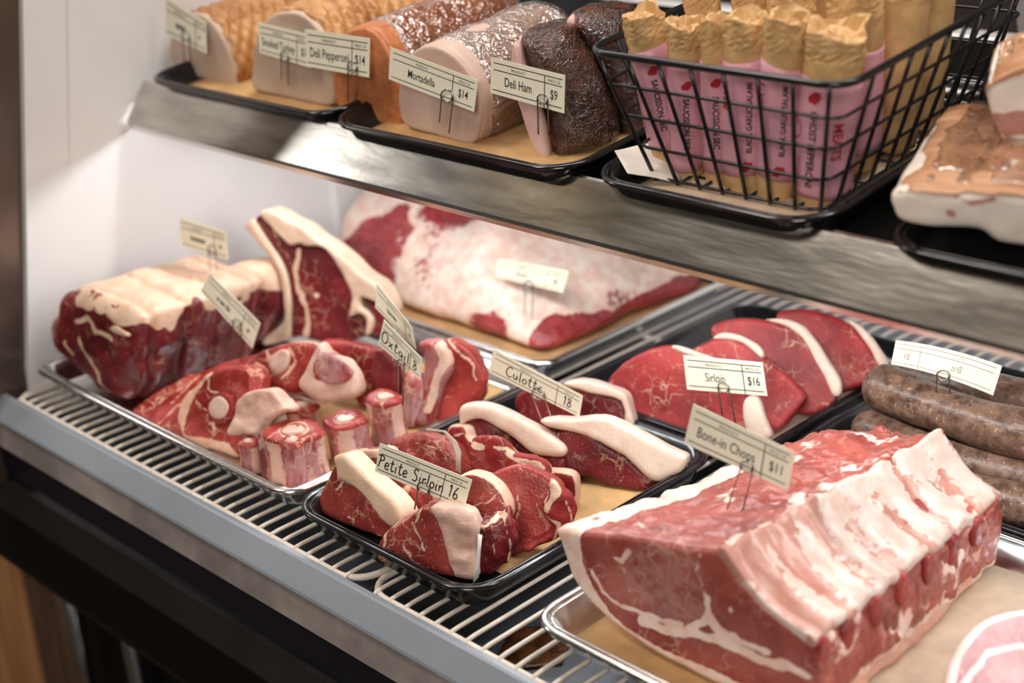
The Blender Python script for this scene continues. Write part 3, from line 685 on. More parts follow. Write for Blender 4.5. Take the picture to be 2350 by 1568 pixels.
# ---- steaks standing right of it
for out, yb, mt, lab, ft in (
        ([(680, 1035), (860, 1050), (1035, 1105), (1035, 1260), (1010, 1400), (920, 1380), (860, 1240), (740, 1110)], .800, BEEFR, 'dark red steak under the tall rib steak, left of the red slab', []),
        ([(1035, 1115), (1120, 1090), (1185, 1160), (1215, 1210), (1205, 1400), (1120, 1440), (1030, 1400)], .796, BEEFD, 'narrow deep red slab under the oxtail price card', []),
        ([(1250, 1260), (1330, 1260), (1375, 1330), (1370, 1460), (1300, 1560), (1220, 1500)], .806, SHANK, 'pale silvery strip between the red slab and the shiny red steak', []),
        ([(1340, 1055), (1400, 1032), (1480, 1042), (1540, 1080), (1572, 1180), (1560, 1260), (1505, 1350), (1480, 1460), (1440, 1590), (1290, 1600), (1350, 1440), (1370, 1300), (1380, 1150)], .815, BEEFR, 'shiny red steak with silver skin right of the oxtail price card', [([(1500, 1080), (1540, 1180), (1470, 1330), (1400, 1500)], .008)]),
        ([(1500, 1040), (1570, 1030), (1650, 1070), (1725, 1135), (1792, 1280), (1782, 1340), (1762, 1430), (1640, 1540), (1480, 1580), (1490, 1420), (1560, 1270), (1570, 1170), (1530, 1090)], .834, SHANK, 'pinkish marbled steak at the far right edge of the sheet pan', [([(1560, 1040), (1700, 1180), (1760, 1300)], .003)])):
    c = PX('c5', out); cx = sum(q[0] for q in c) / len(c); cy = max(q[1] for q in c)
    pl = Plane(aty(cx, cy, yb), 26, 14)
    tag(slab('steak', pl, c, .022, mt, foot=True, seams=[(PX('c5', a), b) for a, b in ft], h=.0022, r=.006, silver=.8 if 'silvery' in lab else .35 if 'silver' in lab else 0), lab, 'steak', 'steaks standing in the sheet pan')
# ---- lying slab, shanks, oxtail
p7 = lambda L: PX('c7', L)
pl = Plane(at(430, 950, .020), 10, 62)
tag(slab('flank_slab', pl, p7([(218, 460), (300, 385), (400, 312), (560, 232), (700, 188), (860, 145), (960, 130), (960, 300), (800, 420), (640, 560), (470, 610), (380, 575), (290, 515)]), .022, SHANK, h=.0022, r=.009, amp=.003,
         seams=[(p7([(300, 470), (420, 380), (560, 300)]), .0015), (p7([(380, 520), (470, 440), (560, 380)]), .002), (p7([(450, 420), (600, 260)]), .002)]), 'flat streaky red beef slab lying under the shank slices', 'beef cut')
pl = Plane(aty(520, 1040, .657), 8, 24)
t = piece('shank_slice', 'beef shank slice with a round bone showing, leaning left of the oxtail', 'beef shank', pl, 'beef shank slices')
slab('lean', pl, p7([(480, 520), (500, 400), (580, 310), (660, 242), (780, 208), (868, 225), (885, 340), (880, 560), (830, 660), (800, 705), (740, 712), (620, 665), (520, 605)]), .030, SHANK, t, r=.006, amp=.003, nf=80,
     fats=[p7([(470, 560), (495, 400), (575, 300), (660, 235), (670, 262), (620, 300), (570, 380), (540, 450), (530, 560), (620, 600), (700, 610), (780, 650), (780, 720), (600, 690)])], seams=[(p7([(660, 260), (650, 330), (700, 360), (690, 560)]), .003), (p7([(590, 390), (650, 470)]), .0016)])
slab('bone', pl, p7([(655, 440), (680, 370), (730, 352), (785, 375), (805, 440), (780, 500), (720, 525), (675, 500)]), .028, BEEFR, t, w0=.004, r=.003)
slab('marrow', pl, p7([(675, 440), (695, 390), (730, 375), (770, 395), (785, 440), (765, 485), (720, 500), (690, 480)]), .028, BONE, t, w0=.0055, r=.002)
pl = Plane(aty(680, 930, .740), 12, 34)
t = piece('shank_slice', 'beef shank slice with an oval bone on top of the pile', 'beef shank', pl, 'beef shank slices')
slab('lean', pl, p7([(845, 195), (930, 130), (1060, 82), (1180, 70), (1240, 92), (1290, 150), (1250, 250), (1180, 340), (1080, 360), (960, 300), (870, 250)]), .034, SHANK, t, r=.007, amp=.0025,
     seams=[(p7([(960, 130), (990, 170), (1000, 240)]), .003), (p7([(1090, 120), (1120, 200), (1060, 280)]), .003)], rim=.0015)
slab('bone', pl, p7([(985, 215), (1000, 150), (1060, 120), (1095, 140), (1090, 200), (1060, 255), (1015, 265)]), .03, BONE, t, w0=.003, r=.003)
pl2 = Plane(pl.O + np.array([.02, -.012, 0]), 36, 16)
slab('fat_cap', pl2, p7([(1125, 320), (1165, 240), (1215, 130), (1255, 95), (1300, 150), (1400, 190), (1455, 265), (1478, 340), (1435, 392), (1300, 415), (1190, 380)]), .026, FATP, t, O=pl.O, r=.008, amp=.003,
     fats=[])
slab('muscle', pl2, p7([(1225, 215), (1262, 128), (1320, 150), (1395, 195), (1442, 262), (1425, 300), (1350, 318), (1280, 312), (1235, 285)]), .02, SHANK, t, O=pl.O, w0=.0025, r=.003, amp=.003, nf=80, silver=.5)
pl = Plane(aty(575, 1000, .660), 20, 22)
tag(slab('fat_chunk', pl, p7([(745, 582), (775, 490), (800, 400), (835, 360), (900, 338), (980, 338), (1040, 390), (1082, 452), (1010, 478), (945, 520), (905, 578), (830, 575)]), .024, FATP, r=.004, amp=.004, nf=60,
         fats=[]), 'folded pale fat chunk draped between the shank bone and the oxtail', 'fat chunk')

def oxtail(label, cx, cy, rx, ybot, depth, yaw_tilt=(0, 0), lobes=5, seed=0, squash=.9, knob=None, ry=None, mat=SHANK):
    """An oxtail joint: short fluted column with a cut top showing the bone."""
    x, y = PX('c7', [(cx, cy)])[0]; _, yb = PX('c7', [(cx, ybot)])[0]; sc = 2.35
    top = aty(x, y, depth); dist = (top @ R[:, 2]) - CAMZ * R[2, 2]
    rad = rx / sc / FPX * dist; hgt = (yb - y) / FPX * dist / .93
    hgt = min(hgt, top[2] - .004)
    class PL: pass
    pl = Plane((top[0], top[1], top[2] - hgt), 30, 0)
    ex, ez = yaw_tilt
    def F(X, Y, Z):
        # plane axes: X across, Y up, Z toward the viewer
        yy = Y / hgt; a = X - ex * (Y - hgt) ; c = Z - ez * (Y - hgt)
        th = np.arctan2(c, a); rr = np.sqrt(a * a + (c / squash) ** 2)
        R0 = rad * (1 + .03 * np.sin(lobes * th + seed) + .05 * np.sin(2 * th + seed * 2) - .10 * np.sin(np.pi * np.clip(yy, 0, 1)))
        d1 = rr - R0; d2 = np.abs(Y - hgt / 2) - hgt / 2 + .002 * np.sin(a * 160 + seed) * np.sin(c * 150)
        r = .004; A, B = d1 + r, d2 + r
        d = np.sqrt(np.maximum(A, 0) ** 2 + np.maximum(B, 0) ** 2) + np.minimum(np.maximum(A, B), 0) - r
        if knob: d = np.minimum(d, np.sqrt((a - knob[0] * rad) ** 2 + (c - knob[1] * rad) ** 2 + np.maximum(np.abs(Y - hgt * .44) - hgt * .42, 0) ** 2) - rad * .38)
        return d + .0016 * fbm(X, Y, Z, 90, 3, seed)
    B = rad * 1.7 + .01 + abs(ex) * hgt + abs(ez) * hgt
    V, Q = nets(F, (-B, -.006, -B), (B, hgt + .012, B), .0016)
    ystep = V[:, 1] / hgt
    th = np.arctan2(V[:, 2], V[:, 0]); rr = np.hypot(V[:, 0] - ex * (V[:, 1] - hgt), V[:, 2] - ez * (V[:, 1] - hgt)) / rad
    topm = (V[:, 1] > hgt - .004)
    side = np.clip(.34 + .45 * np.sin(th * 3 + seed * 2.1) + .25 * fbm(V[:, 0], V[:, 1] * .2, V[:, 2], 120, 2, seed), 0, 1)
    f = np.where(topm, np.clip(.62 - np.abs(rr - .45) * 3.2, 0, 1) + np.clip((rr - .88) * 3, 0, .45), side)
    g = np.where(topm & (rr < .42), .0, 0)
    fl = np.stack([np.clip(f, 0, 1), g, np.where(topm, 0, .42), np.ones(len(f))], 1)
    t = thing('oxtail_joint', label, 'oxtail', pl.O, 'oxtail joints in the sheet pan')
    finish('meat', V, Q, pl, fl, mat, t, pl.O)
    n = 22; ring = lambda k, z: [pl.O + pl.u * (k * rad * (1 + .12 * math.sin(3 * a + seed)) * math.cos(a)) + pl.n * (k * squash * rad * (1 + .12 * math.cos(2 * a + seed)) * math.sin(a)) + np.array([0, 0, z]) - pl.O for a in np.linspace(0, 2 * math.pi, n, endpoint=False)]
    me = loft_me('bone', [ring(.36, hgt - .012), ring(.38, hgt + .0002), ring(.30, hgt + .0014), ring(.12, hgt + .0008)])
    nv = len(me.vertices); co = np.empty(nv * 3, np.float32); me.vertices.foreach_get('co', co); co = co.reshape(-1, 3)
    attr(me, 'uvw', 'FLOAT_VECTOR', co); attr(me, 'fld', 'FLOAT_COLOR', np.tile([0, 0, 0, 1], (nv, 1)))
    obj('bone', me, BONE, t)
    if knob:
        c = pl.O + pl.u * knob[0] * rad + pl.n * knob[1] * rad
        me = loft_me('knuckle', [[c + np.array([0, 0, z]) - pl.O + (pl.u * math.cos(a) + pl.n * math.sin(a)) * k * rad for a in np.linspace(0, 2 * math.pi, 16, endpoint=False)] for k, z in ((.26, hgt * .84), (.22, hgt * .865 + rad * .31), (.10, hgt * .865 + rad * .375))])
        nv = len(me.vertices); co = np.empty(nv * 3, np.float32); me.vertices.foreach_get('co', co)
        attr(me, 'uvw', 'FLOAT_VECTOR', co); attr(me, 'fld', 'FLOAT_COLOR', np.tile([0, 0, 0, 1], (nv, 1))); obj('knuckle', me, BONE, t)
oxtail('largest oxtail joint with a knobbly ridge at the rounded pan corner', 1112, 555, 172, 850, .680, (.0, .0), 5, 1, knob=(.25, .80))
oxtail('medium oxtail joint just right of and behind the largest one', 1390, 492, 128, 705, .728, (-.10, .05), 4, 2)
oxtail('tall oxtail joint beneath the oxtail price card', 1602, 375, 112, 640, .770, (-.05, 0), 4, 3)
oxtail('small oxtail joint half hidden behind the largest one', 1160, 420, 95, 600, .742, (0, 0), 4, 4)
oxtail('oxtail joint tucked under the upper shank slice above the fat chunk', 960, 280, 100, 420, .765, (.1, 0), 5, 5)
oxtail('smallest oxtail joint low at the left side of the largest one', 868, 615, 66, 800, .655, (0, .0), 4, 6)

# ---- tied roasts
p4 = lambda L: PX('c4', L)
def tied(period, depth, axis=2):
    def ex(d, X, Y, Z):
        A = (X, Y, Z)[axis]
        return d + depth * np.exp(-(((A / period) % 1 - .5) / .10) ** 2)
    return ex
pl = Plane(aty(272, 900, .652), 6, 4)
def roast_f(fl, V):
    top = V[:, 1] - np.interp(-V[:, 2], [0, .04, .15], [.088, .070, .070])
    n = fbm(V[:, 0], V[:, 1], V[:, 2], 30, 3, 5)
    f = .5 + (top + n * .028 - .002) / .012
    f = np.where(V[:, 2] > -.012, np.minimum(f, .5 + (n - .28) * 2), f)
    fl[:, 0] = np.clip(np.maximum(fl[:, 0], f), 0, 1); return fl
t = piece('tied_roast', 'large tied beef roast with a cream fat top beside the end wall', 'roast', pl)
slab('meat', pl, p4([(300, 985), (300, 900), (345, 820), (355, 745), (420, 700), (540, 700), (700, 760), (840, 820), (925, 900), (915, 1100), (890, 1300), (862, 1440), (780, 1470), (660, 1400), (520, 1300), (410, 1200), (330, 1090)]), .175, BEEFD, t, r=.022, h=.0026, amp=.007, nf=32,
     seams=[(p4([(500, 900), (600, 880), (640, 970), (760, 1040)]), .006), (p4([(520, 1010), (560, 1120), (640, 1230), (690, 1380)]), .005), (p4([(430, 1040), (480, 1130)]), .004), (p4([(700, 760), (740, 800), (820, 790)]), .006)],
     extra=tied(.042, .006), fmod=roast_f)
slab('sinew', pl, p4([(745, 945), (790, 935), (870, 990), (860, 1010), (780, 985)]), .02, FAT, t, w0=.002, r=.002, h=.0022)
def ringtie(pl, P, w, off): return [pl.world(np.array([[a, b, w]]))[0] for a, b in P]
pl2 = Plane(aty(600, 800, .830), 30, 10)
t = piece('tied_roast', 'second roast with a tan fat side behind the tied one', 'roast', pl2)
slab('meat', pl2, p4([(1330, 640), (1400, 590), (1500, 552), (1600, 518), (1800, 512), (1850, 545), (1895, 640), (1905, 740), (1880, 850), (1790, 1000), (1700, 1070), (1560, 1100), (1400, 1080), (1320, 900)]), .07, BEEFD, t, r=.02, h=.0028, amp=.004, nf=40,
     fats=[p4([(1300, 640), (1400, 580), (1600, 500), (1830, 500), (1900, 640), (1905, 720), (1780, 700), (1640, 740), (1500, 700), (1350, 760)])])
# ---- brisket on the back pan
BX0, BX1, BY0, BY1 = -1.372, -.985, 1.005, 1.272
pl = Plane(((BX0 + BX1) / 2, BY0, .008), 0, 0)
def brisF(X, Y, Z):
    x = X; y = -Z; hx = (BX1 - BX0) / 2; hy = (BY1 - BY0) / 2
    n = fbm(X, Y * .5, Z, 9, 3, 3)
    s = (x + hx) / (2 * hx)
    H_ = .125 - .055 * np.clip(s - .15, 0, 1) - .05 * np.exp(-((x - hx) / .08) ** 2) + n * .022 + .018 * np.exp(-((s - .62) / .08) ** 2)
    H_ = H_ * np.clip(1 - np.exp(-(np.maximum(y + .004, 0)) / .05) * .75, .1, 1)
    a = np.abs(x) - hx + .022 * n; b = np.abs(y - hy) - hy + .02 * n
    r = .030; A = np.sqrt(np.maximum(a + r, 0) ** 2 + np.maximum(b + r, 0) ** 2) - r
    A = np.where((a + r < 0) & (b + r < 0), np.maximum(a, b), A)
    B = np.maximum(Y - H_, -Y)
    r = .02
    return np.sqrt(np.maximum(A + r, 0) ** 2 + np.maximum(B + r, 0) ** 2) + np.minimum(np.maximum(A + r, B + r), 0) - r
V, Q = nets(brisF, (-.225, -.01, -.30), (.225, .18, .03), .0034)
x, z, y = V[:, 0], V[:, 1], -V[:, 2]
n = fbm(x, z, y, 14, 3, 9)
f = .78 + n * .55
f = np.where((x < -.06) & (z < .075 + .2 * n * .3), f - .62 * np.clip((-.03 - x) / .06, 0, 1), f)
f = f - .9 * np.exp(-(((x + .055) / .05) ** 2 + ((y - .10) / .05) ** 2)) - .9 * (z < .030 + .02 * n) * (x > .155) - .9 * np.exp(-(((x - .10) / .03) ** 2 + ((z - .012) / .016) ** 2))
fl = np.stack([np.clip(f, 0, 1), 0 * x, 0 * x, 0 * x + 1], 1)
tag(finish('brisket', V, Q, pl, fl, BRISK, None, pl.O), 'huge pale fat covered brisket filling the back pan', 'brisket')

# ---- bone-in pork loin
YL = .667
pl = Plane((-.55, YL, FL), 0, 0)
LF = p8([(140, 650), (160, 705), (188, 785), (232, 885), (310, 990), (385, 1065), (480, 1135), (600, 1215), (760, 1305), (900, 1385), (1060, 1480), (1250, 1530), (1370, 1500), (1375, 1330), (1357, 1165), (1240, 1088), (1130, 1008), (1040, 908), (970, 815), (920, 748), (840, 735), (740, 728), (600, 695), (450, 676), (330, 664), (262, 660), (200, 640), (165, 636)])
LC = pl.uv(p8([(920, 748), (970, 815), (1040, 908), (1130, 1008), (1240, 1088), (1357, 1165)]))
xr = LC[-1, 0]; LEN = .245
t = piece('pork_loin', 'whole bone-in pork loin with white rib side facing up', 'pork loin', pl)
P0 = smooth_poly(pl.uv(LF)); P0[:, 1] = np.maximum(P0[:, 1], 0)
def warp(X, Z):                     # the joint narrows towards its far end
    k = 1 - 1.15 * np.clip(-Z, 0, .3)
    return xr - (xr - X) / k, k
def loinF(X, Y, Z):
    Xw, k = warp(X, Z)
    bump = .012 * np.exp(-(((Z + .20) / .05) ** 2 + ((X + .01) / .035) ** 2)) - .004 * np.exp(-((Z + .1) / .05) ** 2)
    sh = np.broadcast_shapes(X.shape, Y.shape, Z.shape)
    d2 = sd_poly(P0, np.broadcast_to(Xw, sh), np.broadcast_to(Y - bump, sh)) * k
    dw = np.abs(Z + LEN / 2) - LEN / 2 + .008 * np.exp(-((X - .1) / .05) ** 2) * 0
    r = .006; A, B = d2 + r, dw + r
    d = np.sqrt(np.maximum(A, 0) ** 2 + np.maximum(B, 0) ** 2) + np.minimum(np.maximum(A, B), 0) - r
    top = np.clip((-Z - .004) / .012, 0, 1)
    return d + .0012 * fbm(X, Y, Z, 40, 3, 2) + top * .0046 * fbm(X, Y, Z, 80, 3, 4)
V, Q = nets(loinF, (P0[:, 0].min() - .012, -.006, -LEN - .012), (P0[:, 0].max() + .012, .150, .010), .0019)
Xw, _ = warp(V[:, 0], V[:, 2])
FP = smooth_poly(pl.uv(p8([(120, 620), (170, 628), (262, 650), (268, 700), (275, 770), (305, 860), (355, 955), (440, 1065), (560, 1150), (700, 1225), (900, 1310), (1120, 1420), (1380, 1500), (1380, 1600), (1000, 1560), (600, 1330), (300, 1080), (150, 800)])))
seams = [([(322, 842), (362, 930), (430, 982), (520, 1030), (640, 1068), (760, 1090)], .0034), ([(560, 1075), (700, 1120), (830, 1135), (960, 1190), (1100, 1240), (1240, 1290), (1340, 1350)], .0075),
         ([(862, 965), (872, 1030), (850, 1080), (780, 1120)], .006), ([(872, 1050), (920, 1120), (1000, 1170)], .009), ([(430, 770), (470, 800), (500, 750)], .004), ([(470, 800), (480, 860), (520, 960)], .0012),
         ([(960, 1150), (1080, 1190), (1140, 1205)], .004), ([(840, 760), (830, 850), (850, 960)], .0015), ([(990, 1030), (985, 1050)], .003)]
f = np.full(len(V), -.05); front = np.clip((V[:, 2] + .012) / .006, 0, 1)
f = np.maximum(f, .5 - sd_poly(FP, Xw, V[:, 1]) / .008)
for sl, wd_ in seams: f = np.maximum(f, (.5 - (sd_line(pl.uv(p8(sl)), *wob(Xw, V[:, 1], V[:, 2])) - wd_ / 2) / .006) * front)
nn = fbm(V[:, 0], V[:, 1], V[:, 2], 55, 3, 8)
f = np.where(V[:, 2] < -.012, np.maximum(f, .30 + nn * .55 + .10 * np.clip((V[:, 0] - .0) / .04, -1, 1)), f)
eye = smooth_poly(pl.uv(p8([(470, 790), (560, 722), (700, 745), (820, 790), (850, 900), (850, 1030), (780, 1085), (640, 1050), (520, 955), (472, 870)])))
ey = np.clip(.5 - sd_poly(eye, *wob(Xw, V[:, 1], V[:, 2])) / .012, 0, 1) * front * .45
fl = np.stack([np.clip(f, 0, 1), 0 * f, ey, 0 * f + 1], 1)
finish('meat', V, Q, pl, fl, PORK, t, pl.O)
# rib plate with a rib under each swell, and the sawn rib ends
RIBM = meat('rib_membrane', (.38, .15, .11), (.54, .32, .26), fat=(.60, .49, .43), fat2=(.55, .37, .30), marb=.15, fleck=0, rough=.24, bumps=.35, sss=.12, fatnoise=.6)
nrm = np.array([-np.gradient(LC[:, 1]), np.gradient(LC[:, 0])]).T; nrm /= np.linalg.norm(nrm, axis=1)[:, None]
RP = smooth_poly(np.concatenate([LC + nrm * .0035, (LC - nrm * .006)[::-1]]))
SPC = .0335
def ribF(X, Y, Z):
    Xw, k = warp(X, Z)
    sh = np.broadcast_shapes(X.shape, Y.shape, Z.shape)
    ph = (-Z + .10 * (X - LC[0, 0])) / SPC
    sc = .0022 * np.cos(2 * np.pi * ph + 1.2 * np.sin(2 * np.pi * ph * .37))
    d2 = sd_poly(RP, np.broadcast_to(Xw, sh), np.broadcast_to(Y - sc, sh)) * k
    dw = np.abs(Z + LEN / 2 + .001) - LEN / 2 - .001
    r = .003; A, B = d2 + r, dw + r
    d = np.sqrt(np.maximum(A, 0) ** 2 + np.maximum(B, 0) ** 2) + np.minimum(np.maximum(A, B), 0) - r
    return d + 0.0006 * fbm(X * .35, Y, Z, 130, 3, 6) + .0014 * fbm(X, Y, Z, 35, 2, 7)
V, Q = nets(ribF, (RP[:, 0].min() - .03, RP[:, 1].min() - .012, -LEN - .012), (RP[:, 0].max() + .012, RP[:, 1].max() + .012, .010), .0017)
ph = (-V[:, 2] + .10 * (V[:, 0] - LC[0, 0])) / SPC
nn = fbm(V[:, 0] * .5, V[:, 1], V[:, 2], 60, 3, 12)
f = .62 + .30 * np.cos(2 * np.pi * ph) + nn * .55 + 1.2 * (-V[:, 2] - .07) - .55 * np.exp(-((V[:, 0] - LC[1, 0]) / .012) ** 2) * (V[:, 2] > -.10)
fl = np.stack([np.clip(f, 0, 1), 0 * f, 0 * f, 0 * f + 1], 1)
finish('rib_plate', V, Q, pl, fl, RIBM, t, pl.O)
xe = pl.O[0] + xr
ple = Plane((xe + .002, YL, FL), 90, 0)          # the sawn side: u runs along +y
zt = LC[-1, 1]
EP = np.array([(.004, .004), (.004, zt - .002)] + [(a, zt - .004 + .0025 * math.cos(2 * math.pi * a / SPC)) for a in np.arange(.01, LEN - .004, .004)] + [(LEN - .003, zt - .012), (LEN - .010, .02), (LEN * .75, .008), (LEN * .5, .002)])
def endF(X, Y, Z):
    d2 = sd_poly(EP, *np.broadcast_arrays(X[:, :, 0], Y[:, :, 0]))[:, :, None]
    dw = np.abs(Z + .006) - .006
    r = .003; A, B = d2 + r, dw + r
    d = np.sqrt(np.maximum(A, 0) ** 2 + np.maximum(B, 0) ** 2) + np.minimum(np.maximum(A, B), 0) - r
    return d + .0042 * fbm(X, Y, Z, 75, 3, 14)
V, Q = nets(endF, (-.008, -.002, -.022), (LEN + .012, .10, .010), .0018)
low = .5 + (.040 - V[:, 1] + .030 * fbm(V[:, 0], V[:, 1], V[:, 2], 40, 2, 15)) / .03
finish('sawn_side', V, Q, ple, np.stack([np.clip(low, 0, .75), 0 * low, 0 * low, 0 * low + 1], 1), PORKD, t, pl.O)
RIBE = meat('rib_end', (.16, .012, .014), (.34, .04, .035), marb=.2, bumps=.8)
for k in range(7):
    yk = SPC * (k + .10)
    if yk > LEN - .02: break
    c = np.array([max(yk, .008), zt - .012])
    EPk = np.array([(c[0] + .0075 * math.cos(a) * (1 + .1 * math.sin(k + 2 * a)), c[1] + .0125 * math.sin(a)) for a in np.linspace(0, 2 * math.pi, 18, endpoint=False)])
    def reF(X, Y, Z):
        d2 = sd_poly(EPk, *np.broadcast_arrays(X[:, :, 0], Y[:, :, 0]))[:, :, None]; dw = np.abs(Z + .004) - .0075
        r = .0025; A, B = d2 + r, dw + r
        return np.sqrt(np.maximum(A, 0) ** 2 + np.maximum(B, 0) ** 2) + np.minimum(np.maximum(A, B), 0) - r + .001 * fbm(X, Y, Z, 150, 2, k)
    V, Q = nets(reF, (c[0] - .012, c[1] - .018, -.014), (c[0] + .012, c[1] + .018, .007), .0013)
    finish('rib_end', V, Q, ple, np.tile([0, 0, 0, 1], (len(V), 1)), RIBE, t, pl.O)
# ---- the second pork piece at the lower right
pl = Plane(at(2290, 1600, .030), 40, 62)
pcx = [(2175, 1545), (2200, 1480), (2250, 1425), (2310, 1400), (2380, 1395), (2500, 1420), (2580, 1540), (2560, 1700), (2440, 1800), (2280, 1780), (2175, 1660)]
tag(slab('pork_chop', pl, pcx, .030, meat('pork_pale', (.50, .25, .26), (.66, .40, .40), fat=(.90, .78, .76), marb=.5, fleck=.5, mscale=120), rim=.006, h=.0018, r=.006, seams=[([(2200, 1580), (2260, 1500), (2350, 1480), (2420, 1500)], .004)]), 'pale pink pork chop lying on paper beside the loin', 'pork chop')

# ---- sausages
def sausage(label, P, rad, seed):
    P = np.array(P, float)
    s = np.linspace(0, 1, 46); k = np.linspace(0, 1, len(P))
    co = [np.polyfit(k, P[:, i], min(3, len(P) - 1)) for i in range(3)]
    C = np.stack([np.polyval(c, s) for c in co], 1)
    L = np.linalg.norm(np.diff(C, axis=0), axis=1).sum(); a = s * L
    e = np.minimum(a, L - a); prof = rad * np.sqrt(np.clip(1 - (1 - np.clip(e / (rad * 1.15), 0.0, 1)) ** 2, .012, 1)) * (1 + .05 * np.sin(a * 40 + seed))
    me = tube_me('sausage', C, prof, 28)
    nv = len(me.vertices); v = np.empty(nv * 3, np.float32); me.vertices.foreach_get('co', v); v = v.reshape(-1, 3)
    cc = np.repeat(C, 28, axis=0); v = cc + (v - cc) * (1 + .05 * fbm(v[:, 0], v[:, 1], v[:, 2], 60, 2, seed))[:, None]
    O = np.array([C[:, 0].mean(), C[:, 1].mean(), v[:, 2].min()])
    me.vertices.foreach_set('co', np.ascontiguousarray(v - O, dtype=np.float32).ravel()); me.update()
    attr(me, 'uvw', 'FLOAT_VECTOR', v); attr(me, 'fld', 'FLOAT_COLOR', np.tile([0, 0, 0, 1], (nv, 1)))
    tag(obj('sausage', me, BRAT, None, O), label, 'sausage', 'brown sausages')
sausage('speckled brown sausage on top of the pile holding the brat price card', [(-.632, 1.053, .066), (-.590, 1.043, .066), (-.540, 1.038, .065), (-.480, 1.044, .063), (-.415, 1.066, .062)], .0205, 1)
sausage('brown sausage directly below the topmost one, rounded tip at the right', [(-.634, 1.040, .029), (-.590, 1.028, .028), (-.535, 1.028, .027), (-.490, 1.034, .027), (-.452, 1.045, .028)], .0195, 2)
sausage('brown sausage behind the brat price card', [(-.640, 1.100, .056), (-.570, 1.104, .058), (-.500, 1.112, .058), (-.410, 1.125, .058)], .0195, 3)
sausage('brown sausage lying deepest behind the others', [(-.640, 1.165, .030), (-.560, 1.16, .032), (-.480, 1.165, .032), (-.405, 1.175, .032)], .0195, 4)
sausage('dark sausage tip lowest in front beside the pork loin', [(-.600, .992, .027), (-.540, .987, .027), (-.480, .990, .027), (-.425, 1.005, .027)], .0185, 5)
sausage('dark brown sausage beneath the pile at the tray middle', [(-.640, 1.078, .027), (-.560, 1.073, .027), (-.480, 1.080, .027), (-.405, 1.095, .027)], .0185, 6)

# ------------------------------------------------------------------ deli meats on the shelf
TS = -math.degrees(math.atan(SL))
RIND = meat('turkey_rind', (.34, .13, .035), (.60, .32, .13), marb=0, fleck=.15, rough=.2, bumps=.9, fiber=(60, 60, 160), sss=.05)
TURK = meat('turkey_meat', (.50, .36, .27), (.60, .46, .36), marb=0, fleck=.1, rough=.45, bumps=.25, fiber=(30, 30, 30), sss=.1)
PEPP = meat('pepperoni_meat', (.42, .13, .045), (.58, .22, .09), marb=0, fleck=.8, fat=(.80, .45, .26), rough=.4, bumps=.4, fiber=(150, 150, 150), sss=.06)
MORT = meat('mortadella_meat', (.54, .37, .30), (.62, .46, .38), marb=0, fleck=.12, rough=.42, bumps=.25, fiber=(30, 30, 30), sss=.12)
HAMR = meat('ham_rind', (.055, .013, .008), (.15, .045, .024), marb=.0, fleck=.2, fat=(.45, .30, .22), rough=.22, bumps=1.0, fiber=(60, 200, 60), sss=0)
HAMF = meat('ham_meat', (.58, .36, .32), (.70, .48, .44), marb=.1, fleck=.1, rough=.4, bumps=.3, sss=.1)
BACR = meat('bacon_rind', (.42, .19, .09), (.62, .36, .22), marb=.1, fleck=.2, rough=.22, bumps=.6)
BACF = meat('bacon_fat', (.78, .66, .56), (.88, .80, .72), fat=(.50, .24, .20), marb=.0, fleck=0, rough=.45, bumps=.3)
FILM = film('stretch_wrap', glossy=.20)
FILMD = film('stretch_wrap_tight', glossy=.015, scale=120, strength=1.0)
p1 = lambda L: PX('c1', L)
p2 = lambda L: PX('c2', L)
SHF = None
def shelf_plane(px, py, yaw=0, tilt=None, hgt=.0035): return Plane(SH(px, py, hgt), yaw, TS if tilt is None else tilt)
def ridges(per, dep):
    def ex(d, X, Y, Z):
        th = np.arctan2(Y - .02, X) * .045
        k = np.abs(np.sin(math.pi * (Z + th) / per)) * .55 + np.abs(np.sin(math.pi * (Z - th) / per)) * .45
        return d - dep * (np.sqrt(k) - .6)
    return ex
def loaf(name, label, cat, pl, face, length, rindmat, facemat, ex=None, rim=0, wrap=None, amp=.0016, grp=None, r=.006, specks=None, h=.0024):
    t = piece(name, label, cat, pl, grp)
    P = pl.uv(face)
    slab('rind', pl, face, length, rindmat, t, r=r, h=h, amp=amp, extra=ex, floor=None)
    c = P.mean(0); inner = [tuple(c + (q - c) * .982) for q in P]
    class W(Plane):
        def __init__(s): s.__dict__.update(pl.__dict__)
        def uv(s, pts): return np.array(pts)
    slab('cut_face', W(), inner, .010, facemat, t, O=pl.O, w0=.0052 if ex is not None else .0012, r=.0012, h=.0022, amp=.0004, floor=None)
    if wrap is not None:
        w0, mat = wrap
        outer = [tuple(c + (q - c) * 1.035) for q in P]
        slab('plastic_wrap', W(), outer, length - w0 + .006, mat, t, O=pl.O, w0=-w0, r=.012, h=.0032, amp=.0032, nf=38, floor=None)
    return t
loaf('turkey_loaf', 'netted golden turkey loaf nearest the end wall, cut side forward', 'deli meat', shelf_plane(470, 178),
     p1([(1160, 450), (1163, 330), (1172, 250), (1205, 170), (1260, 110), (1320, 76), (1390, 92), (1450, 140), (1510, 225), (1555, 320), (1590, 430), (1608, 530), (1600, 582), (1480, 556), (1300, 500)]), .17, RIND, TURK, ridges(.015, .0085))
loaf('turkey_loaf', 'netted golden turkey loaf behind the smoked turkey and pepperoni cards', 'deli meat', shelf_plane(660, 225),
     p1([(1725, 590), (1722, 440), (1735, 300), (1770, 180), (1840, 100), (1920, 70), (2040, 78), (2130, 140), (2200, 240), (2250, 380), (2275, 540), (2270, 700), (2120, 690), (1900, 640)]), .17, RIND, TURK, ridges(.015, .0085))
